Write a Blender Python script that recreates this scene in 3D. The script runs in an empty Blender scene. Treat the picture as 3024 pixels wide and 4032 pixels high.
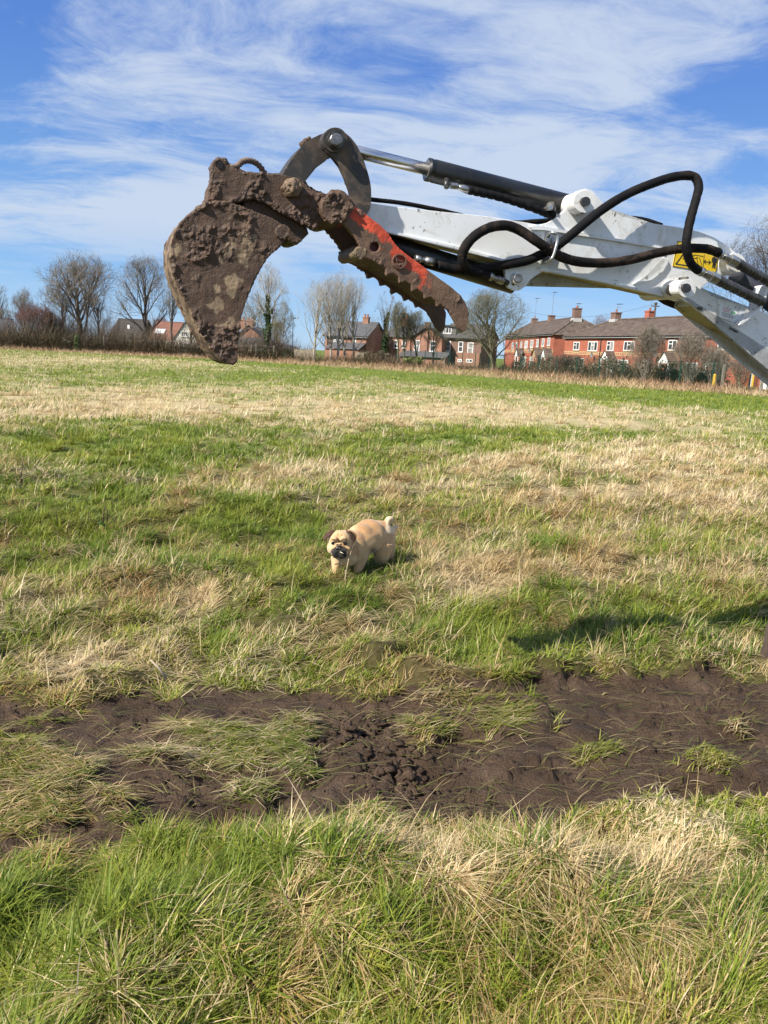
import bpy, bmesh, math, random
import numpy as np
from mathutils import Vector, Matrix, noise

S = bpy.context.scene
COL = S.collection
R = math.radians
rng = np.random.default_rng(7)
random.seed(7)

# ------------------------------------------------------------------ camera
F = 3030.0                       # focal length in pixels of the 3024 x 4032 photograph
CX, CY = 1512.0, 2016.0
CAM = Vector((0.0, 0.0, 1.6))
PITCH, ROLL = R(11.75), R(2.7)
cam_d = bpy.data.cameras.new('camera')
cam_d.sensor_fit = 'HORIZONTAL'
cam_d.sensor_width = 36.0
cam_d.lens = 36.0 * F / 3024.0
cam_d.clip_start = 0.05
cam_d.clip_end = 3000.0
cam = bpy.data.objects.new('camera', cam_d)
COL.objects.link(cam)
CAM_R = (Matrix.Rotation(math.pi / 2 - PITCH, 3, 'X') @ Matrix.Rotation(ROLL, 3, 'Z'))
cam.matrix_world = Matrix.Translation(CAM) @ CAM_R.to_4x4()
S.camera = cam

# ------------------------------------------------------------------ sun, sky, exposure
SUN_AZ, SUN_EL = R(39.0), R(39.5)          # direction the light travels: azimuth from +X, downwards
LDIR = Vector((math.cos(SUN_AZ) * math.cos(SUN_EL), math.sin(SUN_AZ) * math.cos(SUN_EL), -math.sin(SUN_EL)))
sun_d = bpy.data.lights.new('sun', 'SUN')
sun_d.energy = 5.0
sun_d.angle = R(0.53)
sun_d.color = (1.0, 0.94, 0.84)
sun = bpy.data.objects.new('sun', sun_d)
COL.objects.link(sun)
sun.location = (-40, -40, 60)
sun.rotation_euler = LDIR.to_track_quat('-Z', 'Y').to_euler()

SKY_STRENGTH = 0.083
EXPOSURE = 0.93
S.view_settings.view_transform = 'Standard'
S.view_settings.look = 'None'
S.view_settings.exposure = EXPOSURE
S.view_settings.gamma = 1.0
S.view_settings.use_curve_mapping = False
S.render.engine = 'CYCLES'
S.cycles.use_denoising = True
S.cycles.max_bounces = 6
S.cycles.diffuse_bounces = 3
S.cycles.glossy_bounces = 3
S.cycles.transmission_bounces = 4
S.cycles.use_adaptive_sampling = True
S.cycles.adaptive_threshold = 0.02
S.cycles.sample_clamp_indirect = 6.0


class NT:
    """small helper for node trees"""
    def __init__(self, tree):
        self.t = tree
        tree.nodes.clear()

    def n(self, typ, ins=None, **props):
        nd = self.t.nodes.new(typ)
        for k, v in props.items():
            setattr(nd, k, v)
        for k, v in (ins or {}).items():
            s = nd.inputs[k]
            if isinstance(v, bpy.types.NodeSocket):
                self.t.links.new(v, s)
            else:
                s.default_value = v
        return nd

    def math(self, op, a, b=0.0, clamp=False):
        nd = self.n('ShaderNodeMath', {0: a, 1: b}, operation=op, use_clamp=clamp)
        return nd.outputs[0]

    def ramp(self, fac, stops):
        nd = self.n('ShaderNodeValToRGB', {0: fac})
        e = nd.color_ramp.elements
        e[0].position, e[0].color = stops[0][0], tuple(stops[0][1]) + (1,)
        e[1].position, e[1].color = stops[-1][0], tuple(stops[-1][1]) + (1,)
        for p, c in stops[1:-1]:
            el = e.new(p)
            el.color = tuple(c) + (1,)
        return nd.outputs[0]

    def maprange(self, v, a, b, c=0.0, d=1.0, smooth=True):
        nd = self.n('ShaderNodeMapRange', {0: v, 1: a, 2: b, 3: c, 4: d}, interpolation_type='SMOOTHSTEP' if smooth else 'LINEAR')
        return nd.outputs[0]

    def mix(self, f, a, b):
        nd = self.n('ShaderNodeMix', data_type='RGBA')
        for i, v in ((0, f), (6, a), (7, b)):
            if isinstance(v, bpy.types.NodeSocket):
                self.t.links.new(v, nd.inputs[i])
            else:
                nd.inputs[i].default_value = v if i == 0 else (tuple(v) + (1,) if len(v) == 3 else v)
        return nd.outputs[2]


W = bpy.data.worlds.new('World')
S.world = W
W.use_nodes = True
nt = NT(W.node_tree)
sky = nt.n('ShaderNodeTexSky', sky_type='NISHITA', sun_disc=False)
sky.sun_elevation = SUN_EL
sky.sun_rotation = math.atan2(-LDIR.x, -LDIR.y)
sky.altitude = 50
sky.air_density = 1.0
sky.dust_density = 0.25
sky.ozone_density = 3.0
tc = nt.n('ShaderNodeTexCoord')
sep = nt.n('ShaderNodeSeparateXYZ', {0: tc.outputs['Generated']})
zz = nt.math('ADD', nt.math('MAXIMUM', sep.outputs[2], 0.0), 0.10)
cu = nt.math('DIVIDE', sep.outputs[0], zz)
cv = nt.math('DIVIDE', sep.outputs[1], zz)
uv = nt.n('ShaderNodeCombineXYZ', {0: cu, 1: cv, 2: 0.0})
mp = nt.n('ShaderNodeMapping', {'Vector': uv.outputs[0], 'Location': (3.1, 1.7, 0.0), 'Rotation': (0, 0, R(-28)), 'Scale': (0.80, 1.05, 1.0)})
warp = nt.n('ShaderNodeTexNoise', {'Vector': mp.outputs[0], 'Scale': 0.9, 'Detail': 3.0, 'Roughness': 0.55})
wv = nt.n('ShaderNodeVectorMath', {0: warp.outputs[1], 1: (0.5, 0.5, 0.5)}, operation='SUBTRACT')
wv2 = nt.n('ShaderNodeVectorMath', {0: wv.outputs[0], 'Scale': 1.05}, operation='SCALE')
wp = nt.n('ShaderNodeVectorMath', {0: mp.outputs[0], 1: wv2.outputs[0]}, operation='ADD')
big = nt.n('ShaderNodeTexNoise', {'Vector': wp.outputs[0], 'Scale': 0.75, 'Detail': 2.0, 'Roughness': 0.5})
fine = nt.n('ShaderNodeTexNoise', {'Vector': wp.outputs[0], 'Scale': 2.3, 'Detail': 12.0, 'Roughness': 0.68})
mp2 = nt.n('ShaderNodeMapping', {'Vector': wp.outputs[0], 'Rotation': (0, 0, R(14)), 'Scale': (1.0, 2.0, 1.0)})
streak = nt.n('ShaderNodeTexNoise', {'Vector': mp2.outputs[0], 'Scale': 2.6, 'Detail': 11.0, 'Roughness': 0.7})
dens = nt.math('ADD', nt.math('MULTIPLY', big.outputs[0], 1.15),
               nt.math('ADD', nt.math('MULTIPLY', fine.outputs[0], 0.70), nt.math('MULTIPLY', streak.outputs[0], 0.30)))
cover = nt.maprange(dens, 0.90, 1.20)
lowfade = nt.maprange(sep.outputs[2], 0.03, 0.15)
cover = nt.math('MULTIPLY', nt.math('MULTIPLY', cover, lowfade), 0.88)
# clean late-winter blue: the physical sky pulled towards the blue of the day
grad = nt.ramp(nt.math('POWER', nt.math('MAXIMUM', sep.outputs[2], 0.0), 0.75), [(0.0, (2.55, 4.15, 6.0)), (0.16, (1.40, 3.00, 5.6)), (0.42, (0.56, 1.50, 4.4)), (1.0, (0.36, 1.0, 3.5))])
skyb = nt.mix(0.82, sky.outputs[0], grad)
cloud_col = (4.0, 4.6, 5.5)
skyc = nt.mix(cover, skyb, cloud_col)
bg = nt.n('ShaderNodeBackground', {'Color': skyc, 'Strength': SKY_STRENGTH})
out = nt.n('ShaderNodeOutputWorld')
W.node_tree.links.new(bg.outputs[0], out.inputs[0])


# ------------------------------------------------------------------ pixel helpers (photograph pixels -> points in the place)
def ray(px, py):
    return (CAM_R @ Vector(((px - CX) / F, -(py - CY) / F, -1.0))).normalized()


def at(px, py, Y):
    d = ray(px, py)
    return CAM + d * (Y / d.y)


def on_ground(px, py, z=0.0):
    d = ray(px, py)
    return CAM + d * ((z - CAM.z) / d.z)


CRM = np.array(CAM_R)


def project(P):
    q = (np.asarray(P) - np.array(CAM)) @ CRM
    d = np.maximum(-q[:, 2], 1e-3)
    return CX + F * q[:, 0] / d, CY - F * q[:, 1] / d


# ------------------------------------------------------------------ noise with numpy
def _hash(ix, iy, seed):
    h = (ix.astype(np.int64) * 374761393 + iy.astype(np.int64) * 668265263 + seed * 974634777) & 0xFFFFFFFF
    h = ((h ^ (h >> 13)) * 1274126177) & 0xFFFFFFFF
    return ((h ^ (h >> 16)) & 0xFFFF) / 65535.0


def vnoise(x, y, seed=0):
    ix, iy = np.floor(x), np.floor(y)
    fx, fy = x - ix, y - iy
    fx = fx * fx * (3 - 2 * fx)
    fy = fy * fy * (3 - 2 * fy)
    a, b = _hash(ix, iy, seed), _hash(ix + 1, iy, seed)
    c, d = _hash(ix, iy + 1, seed), _hash(ix + 1, iy + 1, seed)
    return (a * (1 - fx) + b * fx) * (1 - fy) + (c * (1 - fx) + d * fx) * fy


def fbm(x, y, seed=0, oct=4, gain=0.5):
    s, a, t = 0.0, 1.0, 0.0
    for k in range(oct):
        s = s + a * vnoise(x * 2 ** k, y * 2 ** k, seed + k * 17)
        t += a
        a *= gain
    return s / t


def sstep(a, b, x):
    t = np.clip((x - a) / (b - a), 0, 1)
    return t * t * (3 - 2 * t)


# ------------------------------------------------------------------ objects
def tag(o, label=None, cat=None, group=None, kind=None):
    if label:
        o['label'] = label
    if cat:
        o['category'] = cat
    if group:
        o['group'] = group
    if kind:
        o['kind'] = kind
    return o


def thing(name, loc, label, cat, group=None, rz=0.0):
    o = bpy.data.objects.new(name, None)
    o.empty_display_size = 0.2
    COL.objects.link(o)
    o.location = loc
    o.rotation_euler = (0, 0, rz)
    return tag(o, label, cat, group)


def root_of(o):
    while o.parent is not None:
        o = o.parent
    return o


def link(name, mesh, mat=None, parent=None, world=True):
    o = bpy.data.objects.new(name, mesh)
    COL.objects.link(o)
    if mat is not None and not mesh.materials:
        mesh.materials.append(mat)
    if parent is not None:
        if world:
            rt = root_of(parent)
            mesh.transform((Matrix.Translation(rt.location) @ rt.rotation_euler.to_matrix().to_4x4()).inverted())
        o.parent = parent
    return o


def bm_mesh(name, bm, smooth=False):
    me = bpy.data.meshes.new(name)
    bm.to_mesh(me)
    bm.free()
    if smooth:
        me.polygons.foreach_set('use_smooth', [True] * len(me.polygons))
    return me


def np_mesh(name, V, T, col=None, smooth=False):
    """mesh from numpy vertices and triangles, optional colour per vertex"""
    me = bpy.data.meshes.new(name)
    V = np.ascontiguousarray(V, dtype=np.float32)
    T = np.ascontiguousarray(T, dtype=np.int32)
    k = T.shape[1]
    me.vertices.add(len(V))
    me.vertices.foreach_set('co', V.ravel())
    me.loops.add(T.size)
    me.loops.foreach_set('vertex_index', T.ravel())
    me.polygons.add(len(T))
    me.polygons.foreach_set('loop_start', np.arange(0, T.size, k, dtype=np.int32))
    me.polygons.foreach_set('loop_total', np.full(len(T), k, dtype=np.int32))
    if smooth:
        me.polygons.foreach_set('use_smooth', np.ones(len(T), dtype=bool))
    me.update(calc_edges=True)
    if col is not None:
        a = me.attributes.new('col', 'FLOAT_COLOR', 'POINT')
        c = np.ones((len(V), 4), dtype=np.float32)
        c[:, :3] = col
        a.data.foreach_set('color', c.ravel())
    return me


def bake(o):
    """apply the modifiers of an object into its mesh"""
    dg = bpy.context.evaluated_depsgraph_get()
    me = bpy.data.meshes.new_from_object(o.evaluated_get(dg))
    old = o.data
    o.modifiers.clear()
    o.data = me
    bpy.data.meshes.remove(old)
    return o


def bm_box(bm, lo, hi, M=None):
    vs = []
    for z in (lo[2], hi[2]):
        for x, y in ((lo[0], lo[1]), (hi[0], lo[1]), (hi[0], hi[1]), (lo[0], hi[1])):
            v = Vector((x, y, z))
            vs.append(bm.verts.new(M @ v if M else v))
    for f in ((3, 2, 1, 0), (4, 5, 6, 7), (0, 1, 5, 4), (1, 2, 6, 5), (2, 3, 7, 6), (3, 0, 4, 7)):
        bm.faces.new([vs[i] for i in f])


def catmull(P, n):
    P = [Vector(p) for p in P]
    Q = [P[0] * 2 - P[1]] + P + [P[-1] * 2 - P[-2]]
    o = []
    for i in range(1, len(Q) - 2):
        a, b, c, d = Q[i - 1], Q[i], Q[i + 1], Q[i + 2]
        for k in range(n):
            t = k / n
            o.append(0.5 * ((2 * b) + (c - a) * t + (2 * a - 5 * b + 4 * c - d) * t * t + (3 * b - a - 3 * c + d) * t ** 3))
    o.append(P[-1])
    return o


def bm_tube(bm, P, r, sides=10, cap=True):
    """tube along points P; r a number or a list"""
    P = [Vector(p) for p in P]
    n = len(P)
    rr = r if isinstance(r, (list, tuple, np.ndarray)) else [r] * n
    up = None
    rings = []
    for i in range(n):
        t = (P[min(i + 1, n - 1)] - P[max(i - 1, 0)])
        if t.length < 1e-9:
            t = Vector((0, 0, 1))
        t.normalize()
        if up is None:
            up = Vector((0, 0, 1)) if abs(t.z) < 0.9 else Vector((1, 0, 0))
        a = t.cross(up)
        if a.length < 1e-6:
            a = t.cross(Vector((0, 1, 0)))
        a.normalize()
        b = a.cross(t).normalized()
        up = b
        rings.append([bm.verts.new(P[i] + (a * math.cos(2 * math.pi * k / sides) + b * math.sin(2 * math.pi * k / sides)) * rr[i]) for k in range(sides)])
    for i in range(n - 1):
        for k in range(sides):
            bm.faces.new((rings[i][k], rings[i + 1][k], rings[i + 1][(k + 1) % sides], rings[i][(k + 1) % sides]))
    if cap:
        bm.faces.new(rings[0])
        bm.faces.new(rings[-1][::-1])
    return rings


def tube_part(name, P, r, mat, parent, sides=12, smooth=True):
    bm = bmesh.new()
    bm_tube(bm, P, r, sides)
    bmesh.ops.recalc_face_normals(bm, faces=bm.faces)
    me = bm_mesh(name, bm)
    if smooth:
        me.polygons.foreach_set('use_smooth', [len(p.vertices) == 4 for p in me.polygons])
    return link(name, me, mat, parent)


def bm_prism(bm, loops, vec):
    """extrude a polygon (outer loop + hole loops of 3-D points) along vec"""
    edges, rings = [], []
    for lp in loops:
        a = [bm.verts.new(p) for p in lp]
        b = [bm.verts.new(Vector(p) + vec) for p in lp]
        rings.append((a, b))
    for which in (0, 1):
        if len(loops) == 1:
            f = bm.faces.new(rings[0][which])
            bmesh.ops.triangulate(bm, faces=[f])
        else:
            es = []
            for rg in rings:
                q = rg[which]
                for i in range(len(q)):
                    es.append(bm.edges.new((q[i], q[(i + 1) % len(q)])))
            bmesh.ops.triangle_fill(bm, use_beauty=True, use_dissolve=False, edges=es)
    for a, b in rings:
        n = len(a)
        for i in range(n):
            bm.faces.new((a[i], a[(i + 1) % n], b[(i + 1) % n], b[i]))
    bmesh.ops.recalc_face_normals(bm, faces=bm.faces)


# ------------------------------------------------------------------ materials
def new_mat(name):
    m = bpy.data.materials.new(name)
    m.use_nodes = True
    return m, NT(m.node_tree)


def finish(m, nt, shader):
    o = nt.n('ShaderNodeOutputMaterial')
    nt.t.links.new(shader, o.inputs[0])
    return m


def simple(name, c1, c2=None, scale=8.0, rough=0.6, metal=0.0, bump=0.0, bscale=30.0, spec=0.5, lo=0.35, hi=0.65, c3=None, detail=6.0):
    """two or three tone mottled surface"""
    m, nt = new_mat(name)
    tc = nt.n('ShaderNodeTexCoord').outputs['Object']
    c2 = c2 or tuple(v * 0.8 for v in c1)
    nz = nt.n('ShaderNodeTexNoise', {'Vector': tc, 'Scale': scale, 'Detail': detail, 'Roughness': 0.6})
    col = nt.ramp(nz.outputs[0], [(lo, c1), (hi, c2)] if c3 is None else [(lo, c1), ((lo + hi) / 2, c2), (hi, c3)])
    p = nt.n('ShaderNodeBsdfPrincipled', {'Base Color': col, 'Roughness': rough, 'Metallic': metal})
    p.inputs['Specular IOR Level'].default_value = spec
    if bump:
        bn = nt.n('ShaderNodeTexNoise', {'Vector': tc, 'Scale': bscale, 'Detail': 5.0, 'Roughness': 0.6})
        b = nt.n('ShaderNodeBump', {'Height': bn.outputs[0], 'Strength': 0.8, 'Distance': bump})
        nt.t.links.new(b.outputs[0], p.inputs['Normal'])
    return finish(m, nt, p.outputs[0])

# ------------------------------------------------------------------ ground: field, muddy track
DS = 3024.0 / 1659.0              # size of the notes the field was measured in


def patch(x, y, cx, cy, rx, ry):
    return np.exp(-(((x - cx) / rx) ** 2 + ((y - cy) / ry) ** 2))


UP_X = [-400, 0, 60, 150, 300, 450, 600, 700, 800, 860, 950, 1100, 1200, 1300, 1450, 1659, 2100]
UP_Y = [1490, 1492, 1515, 1500, 1482, 1470, 1462, 1475, 1500, 1478, 1482, 1490, 1462, 1450, 1452, 1462, 1470]
LO_X = [-400, 0, 150, 300, 450, 550, 650, 800, 900, 1000, 1100, 1200, 1400, 1659, 2100]
LO_Y = [1862, 1850, 1838, 1828, 1815, 1800, 1782, 1776, 1772, 1748, 1738, 1718, 1712, 1705, 1700]
ISLANDS = [(540, 1595, 150, 52, 1.0), (625, 1560, 65, 42, .9), (640, 1640, 55, 40, .8), (430, 1560, 90, 26, .7), (90, 1665, 100, 55, 1.0), (30, 1590, 70, 30, .8), (60, 1745, 110, 45, .9),
           (1090, 1540, 100, 45, 1.0), (920, 1555, 50, 45, .9), (1000, 1500, 120, 26, .9), (1540, 1640, 120, 26, .62), (1290, 1600, 70, 34, .60), (1580, 1545, 90, 22, .55),
           (330, 1625, 60, 26, .8), (540, 1685, 70, 26, .75), (240, 1740, 50, 36, .8), (1420, 1680, 90, 16, .45), (100, 1530, 60, 20, .6)]


def disp_xy(x, y):
    px, py = project(np.stack([x, y, np.zeros_like(x)], 1))
    return px / DS, py / DS


def mud_fields(x, y):
    """mud amount, flattened-grass amount, dug hole amount at ground points"""
    xd, yd = disp_xy(x, y)
    near = (y > 1.0) & (y < 6.0)
    n1 = (fbm(x * 5, y * 5, 3, 3) - .5) * 60
    n2 = (fbm(x * 16, y * 16, 5, 2) - .5) * 30
    up = np.interp(xd, UP_X, UP_Y)
    lo = np.interp(xd, LO_X, LO_Y)
    yy = yd + n1 + n2
    m = sstep(-10, 10, yy - up) * sstep(-12, 12, lo - yy)
    isl = np.zeros_like(x)
    for cx, cy, rx, ry, w in ISLANDS:
        isl = np.maximum(isl, w * patch(xd + n1 * .6, yd + n1 * .5 + n2 * .4, cx, cy, rx, ry))
    flat = sstep(.29, .55, isl + (fbm(x * 10, y * 22, 9, 2) - .5) * .35) * m
    hole = np.maximum(patch(xd, yd, 860, 1640, 120, 70), patch(xd, yd, 790, 1560, 100, 55)) * m
    m = np.where(near, m, 0.0)
    return m, np.where(near, flat, 0.0), np.where(near, hole, 0.0)


def ground_z(x, y, mf=None):
    d = np.sqrt(x * x + y * y)
    f = 1.0 / (1.0 + (d / 14.0) ** 2)
    z = (fbm(x * 1.2, y * 1.2, 21, 3) - .5) * .22 * f + (fbm(x * 4, y * 4, 25, 2) - .5) * .10 * f
    z = z + (.10 * sstep(.42, .68, fbm(x * 2.3, y * 2.3, 27, 3)) - .04) * f
    z = z + (.12 * sstep(.40, .66, fbm(x * 1.9 + 3, y * 2.1, 29, 3)) - .05) * sstep(3.2, 2.6, d) * (y > 0)
    z = z * (1 - .95 * np.exp(-(((x + .12) / .55) ** 2 + ((y - 5.5) / .6) ** 2) ** 2)) + .025 * np.exp(-(((x + .12) / .55) ** 2 + ((y - 5.5) / .6) ** 2) ** 2)
    m, flat, hole = mf if mf is not None else mud_fields(x, y)
    smear = (fbm(x * 3.5 + y, y * 20, 31, 3) - .5) * .035 + (fbm(x * 12, y * 26, 33, 3) - .5) * .03
    lump = np.abs(fbm(x * 17, y * 17, 41, 4) - .5) * .20 + (fbm(x * 40, y * 40, 43, 3) - .5) * .055
    rag = sstep(.46, .62, fbm(x * 5, y * 9, 47, 3)) * ((np.abs(fbm(x * 22, y * 30, 48, 4) - .5)) * .16 - .02)
    z = z * (1 - .6 * m) + m * (-.055 + smear + rag * (1 - hole) - .075 * hole + lump * hole * 1.0) + flat * .05
    return z


PATCH_DRY = [(650, 888, 620, 24, .95), (200, 880, 260, 22, .7), (1250, 905, 420, 26, .55), (260, 848, 260, 14, .45), (700, 838, 500, 9, .3), (200, 778, 450, 8, .5), (1100, 860, 300, 12, .3),
             (1320, 1085, 300, 52, .75), (1130, 1005, 190, 34, .7), (1500, 985, 230, 40, .6), (1560, 1060, 150, 30, .4), (660, 1032, 110, 30, .5), (400, 1080, 90, 30, .35), (880, 1080, 90, 40, .3),
             (1050, 1250, 210, 44, .75), (900, 1195, 90, 40, .5), (1230, 1215, 120, 30, .4), (330, 1275, 130, 40, .5), (60, 1300, 70, 40, .4), (750, 1375, 160, 26, .5), (250, 1400, 300, 40, .35), (1500, 1250, 110, 30, .4),
             (1330, 1830, 170, 95, .9), (1260, 1960, 110, 80, .5), (1500, 2020, 180, 130, .6), (860, 1900, 190, 85, .55), (1000, 1985, 110, 40, .5), (720, 2040, 80, 60, .45), (1250, 2150, 200, 60, .4), (640, 2120, 120, 60, .35), (880, 2160, 70, 40, .4),
             (300, 965, 330, 42, -.45), (560, 812, 380, 14, -.4), (1200, 938, 250, 18, -.35), (160, 1150, 240, 70, -.4), (560, 1140, 140, 55, -.4), (1560, 948, 180, 16, -.3), (820, 985, 240, 30, -.3), (1500, 1330, 200, 40, -.4), (1150, 1400, 200, 30, -.35),
             (200, 2000, 220, 140, -.3), (420, 1880, 260, 40, -.25), (560, 1970, 60, 70, -.3), (1590, 1900, 60, 120, -.3), (1080, 1840, 70, 60, -.4)]


LIM_PX = [-600, 0, 337, 800, 1151, 1453, 1815, 2211, 2518, 3024, 3600]     # far edge of the grass, by bearing
LIM_Y = [88, 83, 80, 81, 74, 70, 65, 54, 51, 47, 42]


def dry_map(x, y):
    xd, yd = disp_xy(x, y)
    d = np.sqrt(x * x + y * y)
    n = fbm(x * .7, y * .35, 51, 4)
    n2 = fbm(x * 2.6, y * 1.7, 53, 3)
    D = .325 + (n - .5) * .8 + (n2 - .5) * 1.1
    D = D + .10 * sstep(30, 60, d)
    wob = (fbm(x * 1.5, y * .8, 57, 3) - .5)
    for cx, cy, rx, ry, w in PATCH_DRY:
        w = w * .9 if w < 0 else (w * .75 if cy < 950 else w)
        D = D + w * patch(xd + wob * rx * 1.0, yd + wob * ry * 1.2, cx, cy, rx, ry)
    D = D - .10 * sstep(3.6, 2.6, d)
    # mown green strip before the far fence on the right
    bear = CX + F * x / (np.maximum(y, .5) * .985 + .3)
    t = y / np.interp(bear, LIM_PX, LIM_Y)
    D = D - .75 * sstep(.58, .70, t + (n - .5) * .25 - .22 * sstep(1900, 900, bear)) * sstep(-200, 900, bear)
    return np.clip(D, 0.02, .96)


def axis(dense_lo, dense_hi, step, far_lo, far_hi, ratio):
    a = list(np.arange(dense_lo, dense_hi + 1e-6, step))
    s, v = step, dense_hi
    while v < far_hi:
        s *= ratio
        v += s
        a.append(v)
    s, v, b = step, dense_lo, []
    while v > far_lo:
        s *= ratio
        v -= s
        b.append(v)
    return np.array(b[::-1] + a)


gx = axis(-2.2, 2.4, .0145, -700, 700, 1.075)
gy = axis(2.0, 4.2, .0145, -60, 900, 1.022)
GX, GY = np.meshgrid(gx, gy)
fx, fy = GX.ravel(), GY.ravel()
MF = mud_fields(fx, fy)
fz = ground_z(fx, fy, MF)
nx_, ny_ = len(gx), len(gy)
FZ = fz.reshape(ny_, nx_)


def surf(x, y):
    """height of the built ground mesh"""
    i = np.clip(np.searchsorted(gx, x) - 1, 0, nx_ - 2)
    j = np.clip(np.searchsorted(gy, y) - 1, 0, ny_ - 2)
    a, b = (x - gx[i]) / (gx[i + 1] - gx[i]), (y - gy[j]) / (gy[j + 1] - gy[j])
    return (FZ[j, i] * (1 - a) + FZ[j, i + 1] * a) * (1 - b) + (FZ[j + 1, i] * (1 - a) + FZ[j + 1, i + 1] * a) * b


ii = np.arange(nx_ * ny_).reshape(ny_, nx_)
quads = np.stack([ii[:-1, :-1], ii[:-1, 1:], ii[1:, 1:], ii[1:, :-1]], -1).reshape(-1, 4)
dr = dry_map(fx, fy)
dist = np.sqrt(fx ** 2 + fy ** 2)
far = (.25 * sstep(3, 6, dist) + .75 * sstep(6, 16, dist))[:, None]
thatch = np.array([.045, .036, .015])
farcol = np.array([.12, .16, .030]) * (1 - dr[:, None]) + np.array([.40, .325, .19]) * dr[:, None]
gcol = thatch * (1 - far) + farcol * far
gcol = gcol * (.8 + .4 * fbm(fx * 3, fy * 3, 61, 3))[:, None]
qm = MF[0][quads].mean(1)
V = np.stack([fx, fy, fz], 1)


def sub_mesh(name, sel, col=None):
    q = quads[sel]
    used = np.unique(q)
    mapi = np.full(len(V), -1, dtype=np.int64)
    mapi[used] = np.arange(len(used))
    return np_mesh(name, V[used], mapi[q], None if col is None else col[used], smooth=True)


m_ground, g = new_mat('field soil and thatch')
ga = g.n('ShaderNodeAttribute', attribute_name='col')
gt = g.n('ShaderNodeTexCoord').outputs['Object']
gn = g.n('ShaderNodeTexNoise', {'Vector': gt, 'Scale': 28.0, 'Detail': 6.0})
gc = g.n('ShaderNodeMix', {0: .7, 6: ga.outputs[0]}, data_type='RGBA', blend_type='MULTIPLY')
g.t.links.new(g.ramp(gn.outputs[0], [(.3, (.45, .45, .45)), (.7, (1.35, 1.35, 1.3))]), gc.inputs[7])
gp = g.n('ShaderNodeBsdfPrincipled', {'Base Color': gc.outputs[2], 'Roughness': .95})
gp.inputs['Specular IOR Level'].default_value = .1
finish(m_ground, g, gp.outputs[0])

m_mud, g = new_mat('wet churned mud')
gt = g.n('ShaderNodeTexCoord').outputs['Object']
n1 = g.n('ShaderNodeTexNoise', {'Vector': gt, 'Scale': 5.0, 'Detail': 8.0, 'Roughness': .65})
n2 = g.n('ShaderNodeTexNoise', {'Vector': gt, 'Scale': 90.0, 'Detail': 4.0, 'Roughness': .7})
mpn = g.n('ShaderNodeMapping', {'Vector': gt, 'Scale': (14, 70, 30)})
n3 = g.n('ShaderNodeTexNoise', {'Vector': mpn.outputs[0], 'Scale': 1.0, 'Detail': 5.0})
mc = g.ramp(n1.outputs[0], [(.30, (.042, .0255, .0150)), (.52, (.076, .0480, .0305)), (.72, (.118, .078, .053))])
hsum = g.math('ADD', g.math('MULTIPLY', n2.outputs[0], .6), g.math('MULTIPLY', n3.outputs[0], .7))
mb = g.n('ShaderNodeBump', {'Height': hsum, 'Strength': 1.0, 'Distance': .035})
mr = g.maprange(n1.outputs[0], .35, .65, .55, .85)
mpb = g.n('ShaderNodeBsdfPrincipled', {'Base Color': mc, 'Roughness': mr, 'Normal': mb.outputs[0]})
mpb.inputs['Specular IOR Level'].default_value = .25
finish(m_mud, g, mpb.outputs[0])

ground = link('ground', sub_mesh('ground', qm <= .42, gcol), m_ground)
tag(ground, 'rough field ground under the grass', None, None, 'structure')
mud = link('mud_track', sub_mesh('mud_track', qm > .42), m_mud)
tag(mud, 'bare dark mud of the churned track across the field', None, None, 'structure')

# ------------------------------------------------------------------ grass
m_grass, g = new_mat('grass blades')
ga = g.n('ShaderNodeAttribute', attribute_name='col')
gd = g.n('ShaderNodeBsdfPrincipled', {'Base Color': ga.outputs[0], 'Roughness': .5})
gd.inputs['Specular IOR Level'].default_value = .35
gtl = g.n('ShaderNodeBsdfTranslucent', {'Color': ga.outputs[0]})
gmx = g.n('ShaderNodeMixShader', {0: .42, 1: gd.outputs[0], 2: gtl.outputs[0]})
finish(m_grass, g, gmx.outputs[0])

m_twig, g = new_mat('dead stems')
ga = g.n('ShaderNodeAttribute', attribute_name='col')
gd = g.n('ShaderNodeBsdfPrincipled', {'Base Color': ga.outputs[0], 'Roughness': .8})
gd.inputs['Specular IOR Level'].default_value = .2
finish(m_twig, g, gd.outputs[0])


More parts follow.
